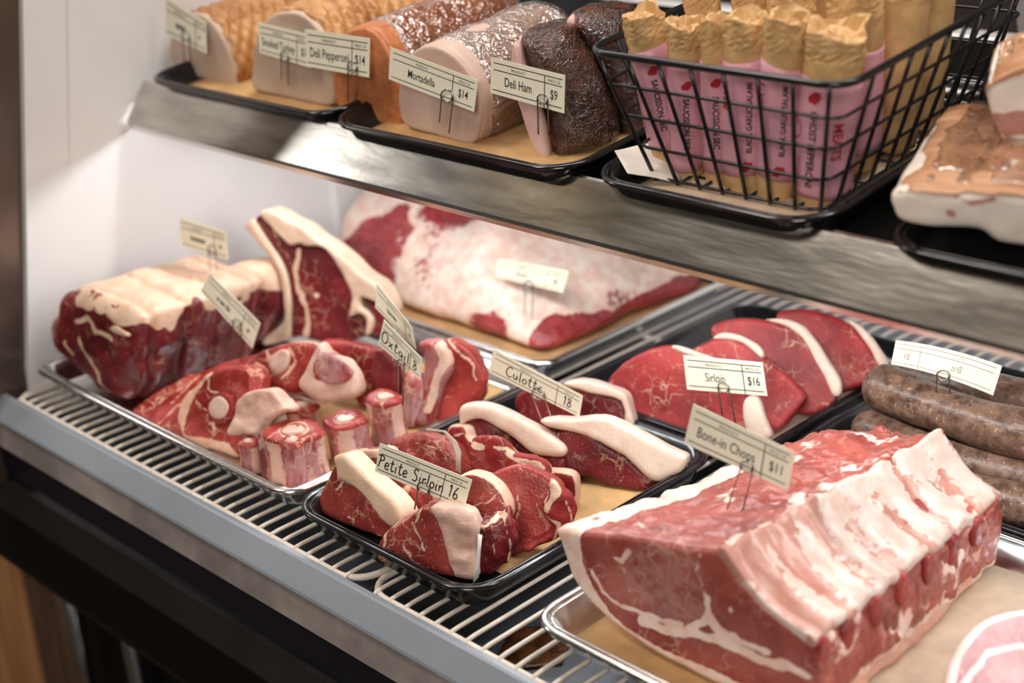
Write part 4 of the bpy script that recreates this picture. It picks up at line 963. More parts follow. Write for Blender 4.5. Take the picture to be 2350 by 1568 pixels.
loaf('pepperoni_log', 'thick orange pepperoni log in clear wrap behind its price card', 'deli meat', shelf_plane(850, 275),
     p2([(190, 560), (200, 440), (235, 300), (290, 212), (370, 182), (450, 202), (530, 290), (585, 410), (625, 600), (650, 850), (540, 845), (400, 800), (250, 745), (205, 660)]), .17, PEPP, PEPP, wrap=(.014, FILM))
loaf('mortadella_log', 'pale pink mortadella log in clear wrap with its cut side forward', 'deli meat', shelf_plane(1010, 318),
     p2([(628, 640), (650, 490), (690, 390), (770, 318), (855, 302), (960, 340), (1060, 430), (1135, 540), (1190, 690), (1180, 850), (1135, 975), (960, 935), (770, 885), (670, 840), (632, 740)]), .135, MORT, MORT, wrap=(.010, FILM))
pl = shelf_plane(1300, 365, 34, 4)
t = piece('deli_ham', 'dark smoked half ham in clear wrap behind the deli ham card', 'deli meat', pl, 'smoked half hams')
slab('rind', pl, p2([(1405, 290), (1480, 252), (1620, 228), (1740, 215), (1850, 350), (1960, 560), (2045, 800), (2068, 940), (1960, 1050), (1800, 1095), (1650, 1095), (1600, 830), (1520, 560), (1440, 390)]), .10, HAMR, t, r=.028, h=.0026, amp=.004, nf=60, floor=None)
slab('cut_face', pl, p2([(1375, 400), (1400, 292), (1440, 325), (1480, 470), (1560, 680), (1612, 850), (1648, 1092), (1560, 1080), (1490, 910), (1425, 710), (1388, 540)]), .08, HAMF, t, w0=-.004, r=.006, h=.0026, floor=None)
slab('plastic_wrap', pl, p2([(1430, 270), (1500, 235), (1630, 215), (1750, 205), (1870, 350), (1985, 560), (2070, 800), (2090, 950), (1975, 1070), (1800, 1105), (1665, 1105), (1610, 830), (1530, 560), (1460, 400)]), .112, FILMD, t, w0=.006, r=.03, h=.003, amp=.004, nf=50, floor=None)
pl = shelf_plane(1440, 318, 34, 4)
t = piece('deli_ham', 'second dark smoked half ham beside the wire basket', 'deli meat', pl, 'smoked half hams')
slab('rind', pl, p2([(1745, 200), (1765, 130), (1810, 100), (1900, 86), (2060, 96), (2150, 132), (2215, 300), (2310, 560), (2345, 780), (2330, 930), (2200, 975), (2075, 940), (2000, 700), (1900, 450), (1810, 300)]), .10, HAMR, t, r=.028, h=.0026, amp=.004, nf=60, floor=None)
slab('cut_face', pl, p2([(1738, 190), (1760, 130), (1800, 120), (1840, 220), (1920, 400), (2000, 640), (2080, 930), (2040, 930), (1960, 700), (1860, 450), (1780, 290)]), .08, HAMF, t, w0=-.012, r=.006, h=.0026, floor=None)
slab('plastic_wrap', pl, p2([(1790, 110), (1900, 76), (2060, 86), (2165, 125), (2230, 300), (2325, 560), (2360, 780), (2345, 945), (2200, 985), (2085, 950), (2010, 700), (1910, 450), (1820, 280)]), .112, FILMD, t, w0=.006, r=.03, h=.003, amp=.004, nf=50, floor=None)
# bacon at the right end
pC = lambda L: PX('cC', L)
pl = shelf_plane(2150, 545, 18, TS, hgt=.024)
t = piece('bacon_slab', 'wrapped slab of bacon with a white fat front edge', 'bacon', pl)
slab('slab', pl, pC([(372, 1195), (400, 1160), (520, 1142), (700, 1168), (940, 1160), (1250, 1190), (1900, 1290), (1900, 1640), (1250, 1510), (1010, 1455), (900, 1388), (640, 1376), (430, 1335), (385, 1265)]), .16, BACF, t, r=.006, h=.0024, amp=.0016, floor=None,
     seams=[(pC([(700, 1270), (740, 1285)]), .004), (pC([(760, 1180), (860, 1210), (1000, 1200)]), .003)])
slab('rind', pl, pC([(378, 1190), (400, 1158), (520, 1132), (700, 1150), (940, 1146), (1250, 1172), (1900, 1275), (1900, 1304), (1250, 1196), (940, 1172), (700, 1182), (520, 1160), (410, 1176)]), .158, BACR, t, w0=.0005, r=.002, h=.0024, amp=.001, floor=None)
slab('plastic_wrap', pl, pC([(440, 1170), (460, 1150), (560, 1128), (700, 1140), (940, 1136), (1250, 1160), (1900, 1262), (1900, 1294), (1250, 1190), (940, 1165), (700, 1170), (520, 1150)]), .150, film('bacon_wrap', glossy=.2, scale=28), t, w0=-.012, r=.003, h=.0026, amp=.002, nf=40, floor=None)
pl = shelf_plane(2330, 350, 24, TS, hgt=.050)
t = piece('pork_belly_block', 'block of pork belly with pink and white layers standing on kraft paper', 'pork belly', pl)
slab('block', pl, pC([(945, 540), (1010, 492), (1176, 425), (1480, 360), (1480, 930), (1176, 872), (1080, 850), (1020, 800), (975, 680)]), .09, BACF, t, r=.006, h=.0024, amp=.0014, floor=None,
     fats=[pC([(980, 690), (1050, 670), (1176, 655), (1500, 640), (1500, 770), (1176, 800), (1060, 825), (1010, 790)])])
slab('rind', pl, pC([(940, 535), (1010, 480), (1176, 405), (1480, 335), (1480, 366), (1176, 432), (1015, 500), (950, 548)]), .088, BACR, t, w0=.001, r=.002, h=.0024, floor=None)

# ------------------------------------------------------------------ lettering
_TX = {}
def text_mesh(s, bold=0.0):
    if (s, bold) not in _TX:
        cu = bpy.data.curves.new('lettering', 'FONT'); cu.body = s; cu.size = 1.0; cu.offset = bold; cu.resolution_u = 3
        o = bpy.data.objects.new('lettering', cu); COL.objects.link(o)
        bpy.context.view_layer.update()
        me = bpy.data.meshes.new_from_object(o.evaluated_get(bpy.context.evaluated_depsgraph_get()))
        V = np.array([v.co[:2] for v in me.vertices]); Fc = [tuple(p.vertices) for p in me.polygons]
        bpy.data.objects.remove(o); bpy.data.curves.remove(cu); bpy.data.meshes.remove(me)
        V[:, 0] -= (V[:, 0].min() + V[:, 0].max()) / 2; V /= .72       # cap height about 1
        _TX[(s, bold)] = (V, Fc)
    return _TX[(s, bold)]
GL = {'P': (.62, [[(.1, 0), (.22, .55), (.25, 1.0)], [(.0, .92), (.25, 1.0), (.55, .93), (.58, .72), (.4, .58), (.2, .55)]]),
      'e': (.48, [[(.08, .26), (.38, .34), (.36, .52), (.2, .54), (.07, .32), (.1, .08), (.28, .02), (.44, .12)]]),
      't': (.40, [[(.22, .95), (.16, .4), (.18, .06), (.3, .04), (.38, .14)], [(.02, .62), (.38, .68)]]),
      'i': (.26, [[(.12, .52), (.1, .1), (.2, .04)], [(.15, .74), (.17, .78)]]),
      'S': (.58, [[(.5, .88), (.36, 1.0), (.14, .9), (.16, .68), (.4, .48), (.46, .24), (.3, .04), (.04, .1)]]),
      'r': (.38, [[(.08, .52), (.1, .04)], [(.1, .34), (.22, .52), (.36, .48)]]),
      'l': (.24, [[(.12, 1.0), (.1, .1), (.2, .04)]]),
      'o': (.46, [[(.26, .52), (.1, .46), (.04, .22), (.18, .04), (.36, .12), (.4, .36), (.26, .52)]]),
      'n': (.48, [[(.06, .52), (.08, .04)], [(.08, .34), (.24, .52), (.36, .44), (.38, .04)]]),
      '1': (.34, [[(.08, .8), (.2, 1.0), (.16, .02)]]),
      '6': (.50, [[(.38, .98), (.14, .6), (.08, .2), (.22, .02), (.4, .12), (.4, .34), (.24, .42), (.1, .26)]]),
      '8': (.48, [[(.36, .88), (.2, 1.0), (.08, .84), (.2, .6), (.38, .4), (.38, .14), (.2, .02), (.06, .16), (.14, .42), (.34, .66), (.36, .88)]]),
      'C': (.62, [[(.56, .88), (.36, 1.0), (.12, .78), (.06, .38), (.18, .08), (.4, .02), (.58, .16)]]),
      'u': (.50, [[(.06, .52), (.08, .16), (.2, .04), (.34, .16), (.38, .52)], [(.38, .52), (.4, .06)]]),
      'O': (.66, [[(.34, 1.0), (.1, .84), (.04, .4), (.2, .06), (.46, .1), (.6, .5), (.5, .88), (.34, 1.0)]]),
      'x': (.46, [[(.06, .52), (.4, .04)], [(.38, .52), (.04, .04)]]),
      'a': (.48, [[(.38, .44), (.2, .52), (.06, .3), (.14, .06), (.32, .14), (.38, .46)], [(.38, .46), (.4, .1), (.46, .06)]]),
      ' ': (.34, [])}
def hand_mesh(s, wid=.085):
    V, Fc = [], []; x = 0
    for ch in s:
        adv, strokes = GL[ch]
        for st in strokes:
            P = np.array(st, float) + [x, 0]
            if len(P) > 2:
                q = [P[0]]
                for i in range(len(P) - 1):
                    p0, p1_, p2_, p3 = P[max(i - 1, 0)], P[i], P[i + 1], P[min(i + 2, len(P) - 1)]
                    for k in (1, 2, 3, 4):
                        u = k / 4; q.append(.5 * (2 * p1_ + (p2_ - p0) * u + (2 * p0 - 5 * p1_ + 4 * p2_ - p3) * u * u + (3 * p1_ - p0 - 3 * p2_ + p3) * u ** 3))
                P = np.array(q)
            T = np.gradient(P, axis=0); T /= np.linalg.norm(T, axis=1)[:, None] + 1e-9
            N = np.stack([-T[:, 1], T[:, 0]], 1) * wid / 2; b = len(V)
            for p_, n_ in zip(P, N): V += [p_ + n_, p_ - n_]
            Fc += [(b + 2 * i, b + 2 * i + 1, b + 2 * i + 3, b + 2 * i + 2) for i in range(len(P) - 1)]
        x += adv + .07
    V = np.array(V); V[:, 0] -= x / 2
    return V, Fc
def scribble(n, seed):              # print too blurred to read
    r = random.Random(seed); V, Fc = [], []; x = 0
    for k in range(n):
        w = r.uniform(.30, .5); hh = r.choice((.62, .62, 1.0, .7)); b = len(V)
        if r.random() > .12:
            for (a0, b0, a1, b1) in ((0, 0, .13, hh), (w - .16, 0, w - .03, .62), (.1, .46, w - .1, .62)):
                b = len(V); V += [(x + a0, b0), (x + a1, b0), (x + a1, b1), (x + a0, b1)]; Fc.append((b, b + 1, b + 2, b + 3))
        x += w + .06
    V = np.array(V); V[:, 0] -= x / 2; return V, Fc

# ------------------------------------------------------------------ price cards
def price_card(label, corners, y, yaw, tilt, wire, title, price, style='print', bend=0.0, ink='ink', back=False, n=(12, 4)):
    c = np.mean(corners, 0); pl = Plane(aty(c[0], c[1], y), yaw, tilt)
    q = pl.uv(corners)                      # TL, TR, BR, BL
    A = np.linalg.norm(q[1] - q[0]) / np.linalg.norm(q[3] - q[0])
    sgn = -1 if back else 1
    def cm(s, t_, off=0.0):
        s, t_ = np.asarray(s, float), np.asarray(t_, float)
        tp = q[0] + (q[1] - q[0]) * s[:, None]; bt = q[3] + (q[2] - q[3]) * s[:, None]
        uv = bt + (tp - bt) * t_[:, None] + (np.array(np.gradient(np.array([0, 1]))) * 0)
        sag = 4 * bend * s * (1 - s)
        return pl.world(np.stack([uv[:, 0], uv[:, 1] + sag * .8, sag + off], 1)) - pl.O
    t = thing('price_card', label, 'price card', pl.O, 'cream price cards')
    nx, ny = n; V = []; Fc = []
    for off in (.0002, -.0002):
        S, T_ = np.meshgrid(np.linspace(0, 1, nx + 1), np.linspace(0, 1, ny + 1)); V.append(cm(S.ravel(), T_.ravel(), off))
    N = (nx + 1) * (ny + 1); V = np.concatenate(V)
    for j in range(ny):
        for i in range(nx):
            a = j * (nx + 1) + i; Fc += [(a, a + 1, a + nx + 2, a + nx + 1), (N + a, N + a + nx + 1, N + a + nx + 2, N + a + 1)]
    edge = [i for i in range(nx)] + [nx + j * (nx + 1) for j in range(ny)] + [ny * (nx + 1) + i for i in range(nx, 0, -1)] + [j * (nx + 1) for j in range(ny, 0, -1)]
    Fc += [(edge[i], N + edge[i], N + edge[(i + 1) % len(edge)], edge[(i + 1) % len(edge)]) for i in range(len(edge))]
    card = obj('card', mesh_py('card', V, Fc, False), M['card'], t)
    # print: rules and words
    V, Fc = [], []
    def put(mv, mf, s0, t0, hgt, cond=1.0, slant=0.0):
        b = sum(len(x) for x in V)
        P = np.array(mv) * [hgt / A * cond, hgt]; P[:, 1] += slant * P[:, 0]
        s_, t_ = s0 + P[:, 0], t0 + P[:, 1]
        if back: s_ = 1 - s_
        V.append(cm(s_, t_, .00045)); Fc.extend([tuple(b + i for i in f_) for f_ in mf])
    def rule(s0, t0, s1, t1, w=.012):
        k = 10; mv, mf = [], []
        for i in range(k + 1):
            a = i / k; x_, y_ = s0 + (s1 - s0) * a, t0 + (t1 - t0) * a
            mv += [(x_ - (w / A if s0 == s1 else 0), y_ - (0 if s0 == s1 else w)), (x_ + (w / A if s0 == s1 else 0), y_ + (0 if s0 == s1 else w))]
        mf = [(2 * i, 2 * i + 1, 2 * i + 3, 2 * i + 2) for i in range(k)]
        P = np.array(mv); b = sum(len(x) for x in V)
        V.append(cm(1 - P[:, 0] if back else P[:, 0], P[:, 1], .0004)); Fc.extend([tuple(b + i for i in f_) for f_ in mf])
    rule(.04, .87, .97, .87); rule(.04, .68, .97, .68); rule(.03, .12, .97, .12); rule(.735, .87, .735, .0)
    put(*text_mesh('PRODUCT'), .38, .735, .075); put(*text_mesh('PRICE / LB'), .86, .735, .072, .9)
    if style == 'print':
        put(*text_mesh(title, .002), .38, .29, .26, .66); put(*text_mesh(price, .002), .86, .29, .26, .66)
    elif style == 'hand':
        put(*hand_mesh(title, .10), .385, .22, .42, .92 if len(title) > 9 else 1.1); put(*hand_mesh(price, .10), .86, .20, .40, 1.0)
    else:
        put(*scribble(*title), .38, .32, .22, .72); put(*scribble(*price), .86, .32, .22, .72)
    obj('lettering', mesh_py('lettering', np.concatenate(V), Fc, False), M[ink], card)
    # wire clip: two legs and a loop over the card
    (lx, ly), (rx, ry), (ox, oy), rad = wire
    u = pl.uv([(lx, ly), (rx, ry), (ox, oy), (ox + rad, oy)]); r_ = np.linalg.norm(u[3] - u[2])
    ang = np.linspace(math.radians(200), math.radians(-20), 15)
    bz = max(bend, 0) * 1.05
    Pw = [(*u[0], .0010), *[(u[2][0] + r_ * math.cos(a), u[2][1] + r_ * math.sin(a), .0013 + bz) for a in ang], (*u[1], .0010)]
    obj('wire_clip', tube_me('wire_clip', pl.world(np.array(Pw)) - pl.O, .00065, 8), M['clip'], t)
    ang = np.linspace(math.radians(160), math.radians(380), 13)
    Pw = [(u[2][0] + r_ * .8 * math.cos(a), u[2][1] + r_ * .7 * math.sin(a), .0013 + bz) for k, a in enumerate(ang)]
    obj('clip_loop', tube_me('clip_loop', pl.world(np.array(Pw)) - pl.O, .0006, 8), M['clip'], t)
    return t
price_card('cream price card lettered Petite Sirloin by hand', [(872, 1017), (1083.5, 1101.7), (1065, 1169.5), (861, 1082)], .660, 14, 8, ((953, 1168), (980, 1165), (974, 1122), 14), 'Petite Sirloin', '16', 'hand')
price_card('cream price card lettered Culotte by hand', [(1133, 801), (1337.8, 908.5), (1329.8, 957.4), (1121.3, 854.3)], .830, 18, 6, ((1247, 970), (1280, 1000), (1237, 905), 15), 'Culotte', '18', 'hand')
price_card('cream price card reading Sirloin sixteen dollars', [(1568, 815), (1750, 832), (1761, 909), (1577, 894)], .945, 12, 4, ((1660, 960), (1690, 975), (1662, 890), 13), 'Sirloin', '$16')
price_card('cream price card reading Bone-in Chops eleven dollars', [(1591, 927), (1822, 1037), (1809, 1126), (1570, 1017)], .735, 18, 8, ((1670, 1168), (1705, 1172), (1715, 1072), 15), 'Bone-in Chops', '$11')
price_card('curled price card seen from behind on the top sausage', [(2056, 781), (2300, 840), (2279, 908), (2045, 836)], 1.040, 20, 8, ((2148, 905), (2180, 915), (2168, 858), 15), 'Brat', '$9', bend=.006, ink='fadedink', back=True)
price_card('cream price card reading Deli Ham nine dollars', [(1127, 131), (1297, 173), (1295, 260.6), (1126, 213)], .800, 10, 2, ((1237, 308), (1262, 310), (1247, 230), 12), 'Deli Ham', '$9')
price_card('cream price card reading Mortadella fourteen dollars', [(896, 108), (1097, 184), (1088, 257), (892, 181.5)], .818, 12, 2, ((1010, 280), (1032, 305), (1028, 222), 14), 'Mortadella', '$14')
price_card('cream price card reading Deli Pepperoni fourteen dollars', [(700, 67), (849, 88), (847, 178), (703, 152)], .822, 8, 2, ((800, 232), (818, 238), (811, 155), 11), 'Deli Pepperoni', '$14')
price_card('cream price card reading Smoked Turkey on the second turkey loaf', [(592, 51), (715, 79), (713, 156), (596, 121)], .836, 8, 2, ((648, 182), (664, 195), (655, 130), 9), 'Smoked Turkey', '$1')
price_card('blurred price card on the turkey loaf nearest the wall', [(380, -8), (473, 51), (475, 123), (380, 80)], .846, 8, 2, ((425, 142), (440, 146), (428, 84), 9), (5, 3), (2, 4), 'blur')
price_card('blurred price card standing in front of the bare white wall', [(412, 500), (519, 532), (524, 597), (417, 565)], .790, 8, 2, ((485, 622), (500, 622), (488, 575), 9), (9, 5), (2, 6), 'blur')
price_card('steeply slanted price card standing between roast and rib steak', [(482, 626), (598, 742), (579, 800), (460, 668)], .735, 30, 6, ((540, 825), (556, 830), (545, 742), 10), (11, 7), (2, 8), 'blur')
price_card('cream price card lettered Oxtail by hand', [(881, 733), (968, 822), (965, 871), (868, 791)], .745, 26, 6, ((917, 905), (925, 930), (922, 832), 8), 'Oxtail', '8', 'hand')
price_card('curled price card directly behind the oxtail card', [(864, 648), (945, 750), (955, 801), (861, 706)], .775, 26, 6, ((900, 830), (912, 835), (905, 760), 8), (7, 9), (2, 10), 'blur', bend=-.004)
price_card('pale price card reading Brisket on the large brisket', [(1144, 593), (1305, 622), (1292, 672), (1137, 635)], 1.035, 14, 8, ((1205, 740), (1222, 742), (1215, 655), 10), 'Brisket', '$8')

# ------------------------------------------------------------------ paper sheets
def sheet(name, label, corners, mat, cat='paper', amp=.0012, curl=0.0, n=16, grp=None, seed=0, thick=.0003):
    """corners: four world points (TL, TR, BR, BL order round the sheet)."""
    c = np.array(corners, float); O = c.mean(0)
    S, T_ = np.meshgrid(np.linspace(0, 1, n + 1), np.linspace(0, 1, n + 1)); S, T_ = S.ravel()[:, None], T_.ravel()[:, None]
    P = (c[3] + (c[2] - c[3]) * S) * (1 - T_) + (c[0] + (c[1] - c[0]) * S) * T_
    nz = fbm(P[:, 0], P[:, 1], P[:, 2] * 0, 22, 3, seed + 20)
    e = np.maximum(np.abs(S[:, 0] - .5), np.abs(T_[:, 0] - .5)) * 2
    P[:, 2] += amp * (nz + .6) + curl * np.clip(e - .7, 0, 1) ** 2
    Q = np.array([(j * (n + 1) + i, j * (n + 1) + i + 1, (j + 1) * (n + 1) + i + 1, (j + 1) * (n + 1) + i) for j in range(n) for i in range(n)])
    me = mesh_np(name, P - O, Q); o = obj(name, me, mat, None, O)
    md = o.modifiers.new('thickness', 'SOLIDIFY'); md.thickness = thick
    return tag(o, label, cat, grp)
def rect(x0, x1, y0, y1, z): return [(x0, y1, z), (x1, y1, z), (x1, y0, z), (x0, y0, z)]
def srect(x0, x1, y0, y1, hgt): return [SP(x0, y1, hgt), SP(x1, y1, hgt), SP(x1, y0, hgt), SP(x0, y0, hgt)]
sheet('wet_residue', 'glistening brown residue on the pan below the rack beside the loin pan', [at(1175, 1445, -.0435), at(1325, 1430, -.0435), at(1290, 1525, -.0435), at(1120, 1545, -.0435)], plain('brown_residue', (.10, .035, .012), .12, var=.6, vscale=60, bump=1.0, bscale=300), 'residue', amp=.0015, thick=.001)
sheet('paper_sheet', 'brown kraft sheet lining the petite sirloin tray', rect(-.907, -.722, .678, .905, .0042), M['kraft'])
sheet('paper_sheet', 'brown kraft sheet lining the sirloin tray', rect(-.884, -.694, .955, 1.208, .0042), M['kraftlight'], curl=.06)
sheet('paper_sheet', 'brown kraft sheet under the bone-in pork loin', rect(-.628, -.41, .643, .928, .0046), M['kraft'])
sheet('paper_sheet', 'pale paper sheet under the pork chop right of the loin', rect(-.455, -.215, .645, .93, .0066), M['kraftlight'], amp=.002)
sheet('paper_sheet', 'kraft sheet lining the long sheet pan of beef', rect(-1.10, -.962, .70, .928, .0046), M['kraft'])
sheet('paper_sheet', 'kraft sheet lining the pan under the brisket', rect(-1.365, -.965, .975, 1.262, .0046), M['kraft'], curl=.15)
sheet('paper_sheet', 'kraft sheet under the wrapped deli meats on the shelf', srect(-1.03, -.778, .818, 1.05, .0045), M['kraft'])
sheet('paper_sheet', 'kraft sheet under the turkey loaves on the shelf', srect(-1.345, -1.09, .826, 1.03, .0045), M['kraft'])
sheet('paper_sheet', 'kraft sheet lining the tray under the wire basket', srect(-.712, -.548, .822, 1.07, .0045), M['kraftlight'])
sheet('paper_sheet', 'white crumpled paper corner sticking out left of the wire basket', [SH(1410, 350, .024), SH(1560, 325, .018), SH(1560, 425, .006), SH(1440, 400, .016)], M['whitepaper'], amp=.004)
sheet('paper_sheet', 'kraft sheet between the bacon slab and the pork belly block', [SP(-.47, 1.03, .050), SP(-.26, 1.03, .050), SP(-.26, .885, .047), SP(-.455, .885, .047)], M['kraftlight'], amp=.002)
def strip(label, px, y, yaw, tilt=8, mat='wax'):
    pl = Plane(aty(*px[0], y), yaw, tilt); U = pl.uv(px)
    n = len(px) // 2; L_, R_ = U[:n], U[n:][::-1]
    V = []; 
    for i in range(n):
        for k in range(5):
            q = L_[i] + (R_[i] - L_[i]) * k / 4; V.append((*q, .003 * math.sin(i * 1.3) * k / 4))
    Q = np.array([(i * 5 + k, i * 5 + k + 1, (i + 1) * 5 + k + 1, (i + 1) * 5 + k) for i in range(n - 1) for k in range(4)])
    o = obj('paper_slip', mesh_np('paper_slip', pl.world(np.array(V)) - pl.O, Q), M[mat], None, pl.O)
    o.modifiers.new('thickness', 'SOLIDIFY').thickness = .0003
    tag(o, label, 'paper', 'waxed paper slips between steaks')
strip('curved waxed paper slip on the right of the domed petite sirloin', p9([(960, 95), (1060, 108), (1110, 165), (1130, 230), (1135, 330), (1152, 350), (1155, 220), (1140, 155), (1080, 92), (960, 85)]), .728, 20)
strip('white waxed paper slip edge between the two near petite sirloins', p9([(1262, 700), (1255, 800), (1245, 900), (1232, 985), (1262, 960), (1275, 880), (1282, 790), (1286, 705)]), .648, 30)

# ------------------------------------------------------------------ wire basket
def bas(x, y, hgt): return SP(x, y, hgt)
b0 = dict(x0=-.702, x1=-.552, y0=.842, y1=1.055, h=.0075); b1 = dict(x0=-.742, x1=-.514, y0=.822, y1=1.085, h=.112)
BO = SP(-.627, .95, .0075)
t = thing('wire_basket', 'black wire basket full of wrapped salami', 'basket', BO)
def lerp(a, b, k): return a + (b - a) * k
def bring(k, rad):
    x0, x1, y0, y1, hh = [lerp(b0[n], b1[n], k) for n in ('x0', 'x1', 'y0', 'y1', 'h')]
    return [SP(a, b, hh) - BO for a, b in rrect((x1 - x0) / 2, (y1 - y0) / 2, rad, 6, (x0 + x1) / 2, (y0 + y1) / 2)]
obj('rim', tube_me('rim', bring(1, .020), .0028, 10, True), M['blackwire'], t)
for k in (.02, .27, .52, .76): obj('hoop', tube_me('hoop', bring(k, .012), .0013, 7, True), M['blackwire'], t)
def upright(f0, f1):
    P = [f1 * 1.0]; return P
def sidewire(ax, ay, bx, by):
    P = [SP(lerp(ax, bx, k), lerp(ay, by, k), lerp(b0['h'], b1['h'], k)) - BO for k in np.linspace(0, 1, 5)]
    obj('wire', tube_me('wire', P, .0016, 7), M['blackwire'], t)
for i in range(8):
    k = i / 7
    for yy in ('y0', 'y1'): sidewire(lerp(b0['x0'], b0['x1'], k), b0[yy], lerp(b1['x0'] + .012, b1['x1'] - .012, k), b1[yy])
for i in range(1, 10):
    k = i / 10
    for xx in ('x0', 'x1'): sidewire(b0[xx], lerp(b0['y0'], b0['y1'], k), b1[xx], lerp(b1['y0'] + .01, b1['y1'] - .01, k))
for i in range(8):
    x = lerp(b0['x0'], b0['x1'], i / 7); obj('floor_wire', tube_me('floor_wire', [SP(x, y, b0['h']) - BO for y in (b0['y0'], .95, b0['y1'])], .0013, 7), M['blackwire'], t)
for i in range(5):
    y = lerp(b0['y0'], b0['y1'], (i + .5) / 5); obj('floor_wire', tube_me('floor_wire', [SP(x, y, b0['h'] - .002) - BO for x in (b0['x0'], -.627, b0['x1'])], .0013, 7), M['blackwire'], t)

# ------------------------------------------------------------------ salami sticks
PAPER = plain('salami_wrap_paper', (.60, .37, .16), .55, var=.14, vscale=50, bump=.5, bscale=160)
WIS = np.array([(.0, .62), (.12, .92), (.3, .86), (.42, 1.0), (.55, .84), (.80, .78), (.9, .6), (1.0, .66), (.92, .4), (.86, .05), (.48, .0), (.40, .12), (.22, .28), (.05, .42)]) - [.5, .5]
def stick(label, B, T_, rad, l0, l1, words, seed, face=0.0):
    """B, T_: axis ends in the world. l0..l1: the pink sleeve as fractions of the length."""
    B, T_ = np.array(B, float), np.array(T_, float); ax = T_ - B; L = np.linalg.norm(ax); ax = ax / L
    f = np.array([-B[0], -B[1], 0.0]); f -= ax * (f @ ax); f /= np.linalg.norm(f); er = np.cross(ax, f)   # er: viewer's right
    t = thing('salami_stick', label, 'salami', B, 'wrapped salami sticks in the basket')
    NA, NR = 36, 34; th = np.linspace(0, 2 * np.pi, NA, endpoint=False); r0 = np.random.default_rng(seed)
    ph = r0.random(6) * 6.28
    def rr(s, a):
        w = .012 * np.sin(3 * a + ph[0]) + .012 * np.sin(2 * a + ph[1] + 5 * s)
        top = np.clip((s - .80) / .2, 0, 1); bot = np.clip((.10 - s) / .1, 0, 1)
        cr = top * (.10 * np.sin(4 * a + ph[2] + 9 * s) + .07 * np.sin(7 * a + ph[3] - 14 * s)) + bot * (.08 * np.sin(5 * a + ph[4]) - .15)
        return rad * (1 + w + cr)
    V = []
    ss = np.concatenate([np.linspace(0, .1, 5), np.linspace(.13, .8, 10), np.linspace(.82, 1, 12)])
    def P(s, a, r): return s * L * ax + r * (np.cos(a) * f + np.sin(a) * er)
    for s in ss:
        for a in th:
            lift = max(0, (s - .88) / .12) * (.030 * math.asin(math.sin(2 * a + ph[5])) + .016 * math.asin(math.sin(3 * a + ph[1])))
            V.append(P(s + lift * rad * 10 / (L * 10) * 4, a, rr(s, a)))
    for kk, dz in ((.84, -.01), (.6, -.055), (.3, -.035), (.06, -.05)):       # the folded-in top
        for a in th:
            lift = .030 * math.asin(math.sin(2 * a + ph[5])) + .016 * math.asin(math.sin(3 * a + ph[1]))
            V.append(P(1 + lift * rad / L * 4 * kk + dz + .05 * kk * math.sin(3 * a + ph[0] + 4 * kk) * rad / .02 * .6, a, rr(1, a) * kk * (1 + .12 * math.sin(4 * a + kk * 9))))
    nr = len(ss) + 4
    Fc = [(i * NA + k, i * NA + (k + 1) % NA, (i + 1) * NA + (k + 1) % NA, (i + 1) * NA + k) for i in range(nr - 1) for k in range(NA)]
    Fc += [tuple(range(NA))[::-1], tuple(range((nr - 1) * NA, nr * NA))]
    V = np.array(V); nb = 15 * NA
    V[nb:] += (r0.random(V[nb:].shape) - .5) * rad * .09
    me = mesh_py('paper_wrap', V, Fc); sm_ = [(min(p.vertices) < 17 * NA) for p in me.polygons]; me.polygons.foreach_set('use_smooth', sm_)
    obj('paper_wrap', me, PAPER, t)
    if l1 is None: return t
    V = []; zz = np.linspace(l0, l1, 14)
    for s in zz:
        for a in th:
            e = .025 * math.sin(a + ph[2]) * (1 if s > .5 else .6)
            V.append(P(s + (e if s in (zz[0], zz[-1]) else 0), a, rr(s if s < .8 else .8, a) + .0008))
    Fc = [(i * NA + k, i * NA + (k + 1) % NA, (i + 1) * NA + (k + 1) % NA, (i + 1) * NA + k) for i in range(len(zz) - 1) for k in range(NA)]
    sl = obj('sleeve', mesh_py('sleeve', V, Fc), M['pink'], t); sl.modifiers.new('thickness', 'SOLIDIFY').thickness = .0003
    def place(mv, mf, ink, s0, a0, size, down):
        # text x runs along the stick, text y around it
        mv = np.asarray(mv) * size; s = s0 + (-1 if down else 1) * mv[:, 0] / L; a = math.radians(a0) + (1 if down else -1) * mv[:, 1] / rad
        vv = [P(q, w, float(rr(min(q, .8), w)) + .0013) for q, w in zip(s, a)]
        nm = 'emblem' if kind == '#state' else 'seal' if kind == '#oval' else 'lettering'
        obj(nm, mesh_py(nm, vv, mf, False), M[ink], sl)
    for wd in words:
        kind, ink, s0, a0, size, down = wd
        if kind == '#state': place(WIS, [tuple(range(len(WIS)))], ink, s0, a0, size, down)
        elif kind == '#oval':
            n = 24; mv = [(k * math.cos(x) * 1.3, k * math.sin(x)) for k in (.5, .44) for x in np.linspace(0, 6.283, n, endpoint=False)]
            place(mv, [(i, (i + 1) % n, n + (i + 1) % n, n + i) for i in range(n)], ink, s0, a0, size, down)
        else:
            mv, mf = text_mesh(kind, .022 if size > .0035 else 0.0); place(np.array(mv) - [0, .5], mf, ink, s0, a0, size, down)
    return t
def hits(px, py, y):        # world point on a sight line at depth y
    return aty(px, py, y)
def two(bx, by, yb, tx, ty_, yt): return hits(*PX('cB', [(bx, by)])[0], yb), hits(*PX('cB', [(tx, ty_)])[0], yt)
sau = [('#state', 'redink', .665, 2, .0080, True), ('SAUCISSON SEC', 'ink', .43, 0, .0043, True), ('NET WEIGHT: 2.5', 'redink', .27, -62, .0022, True), ('MEATS', 'redink', .50, 66, .0055, True), ('#oval', 'redink', .46, -74, .008, True)]
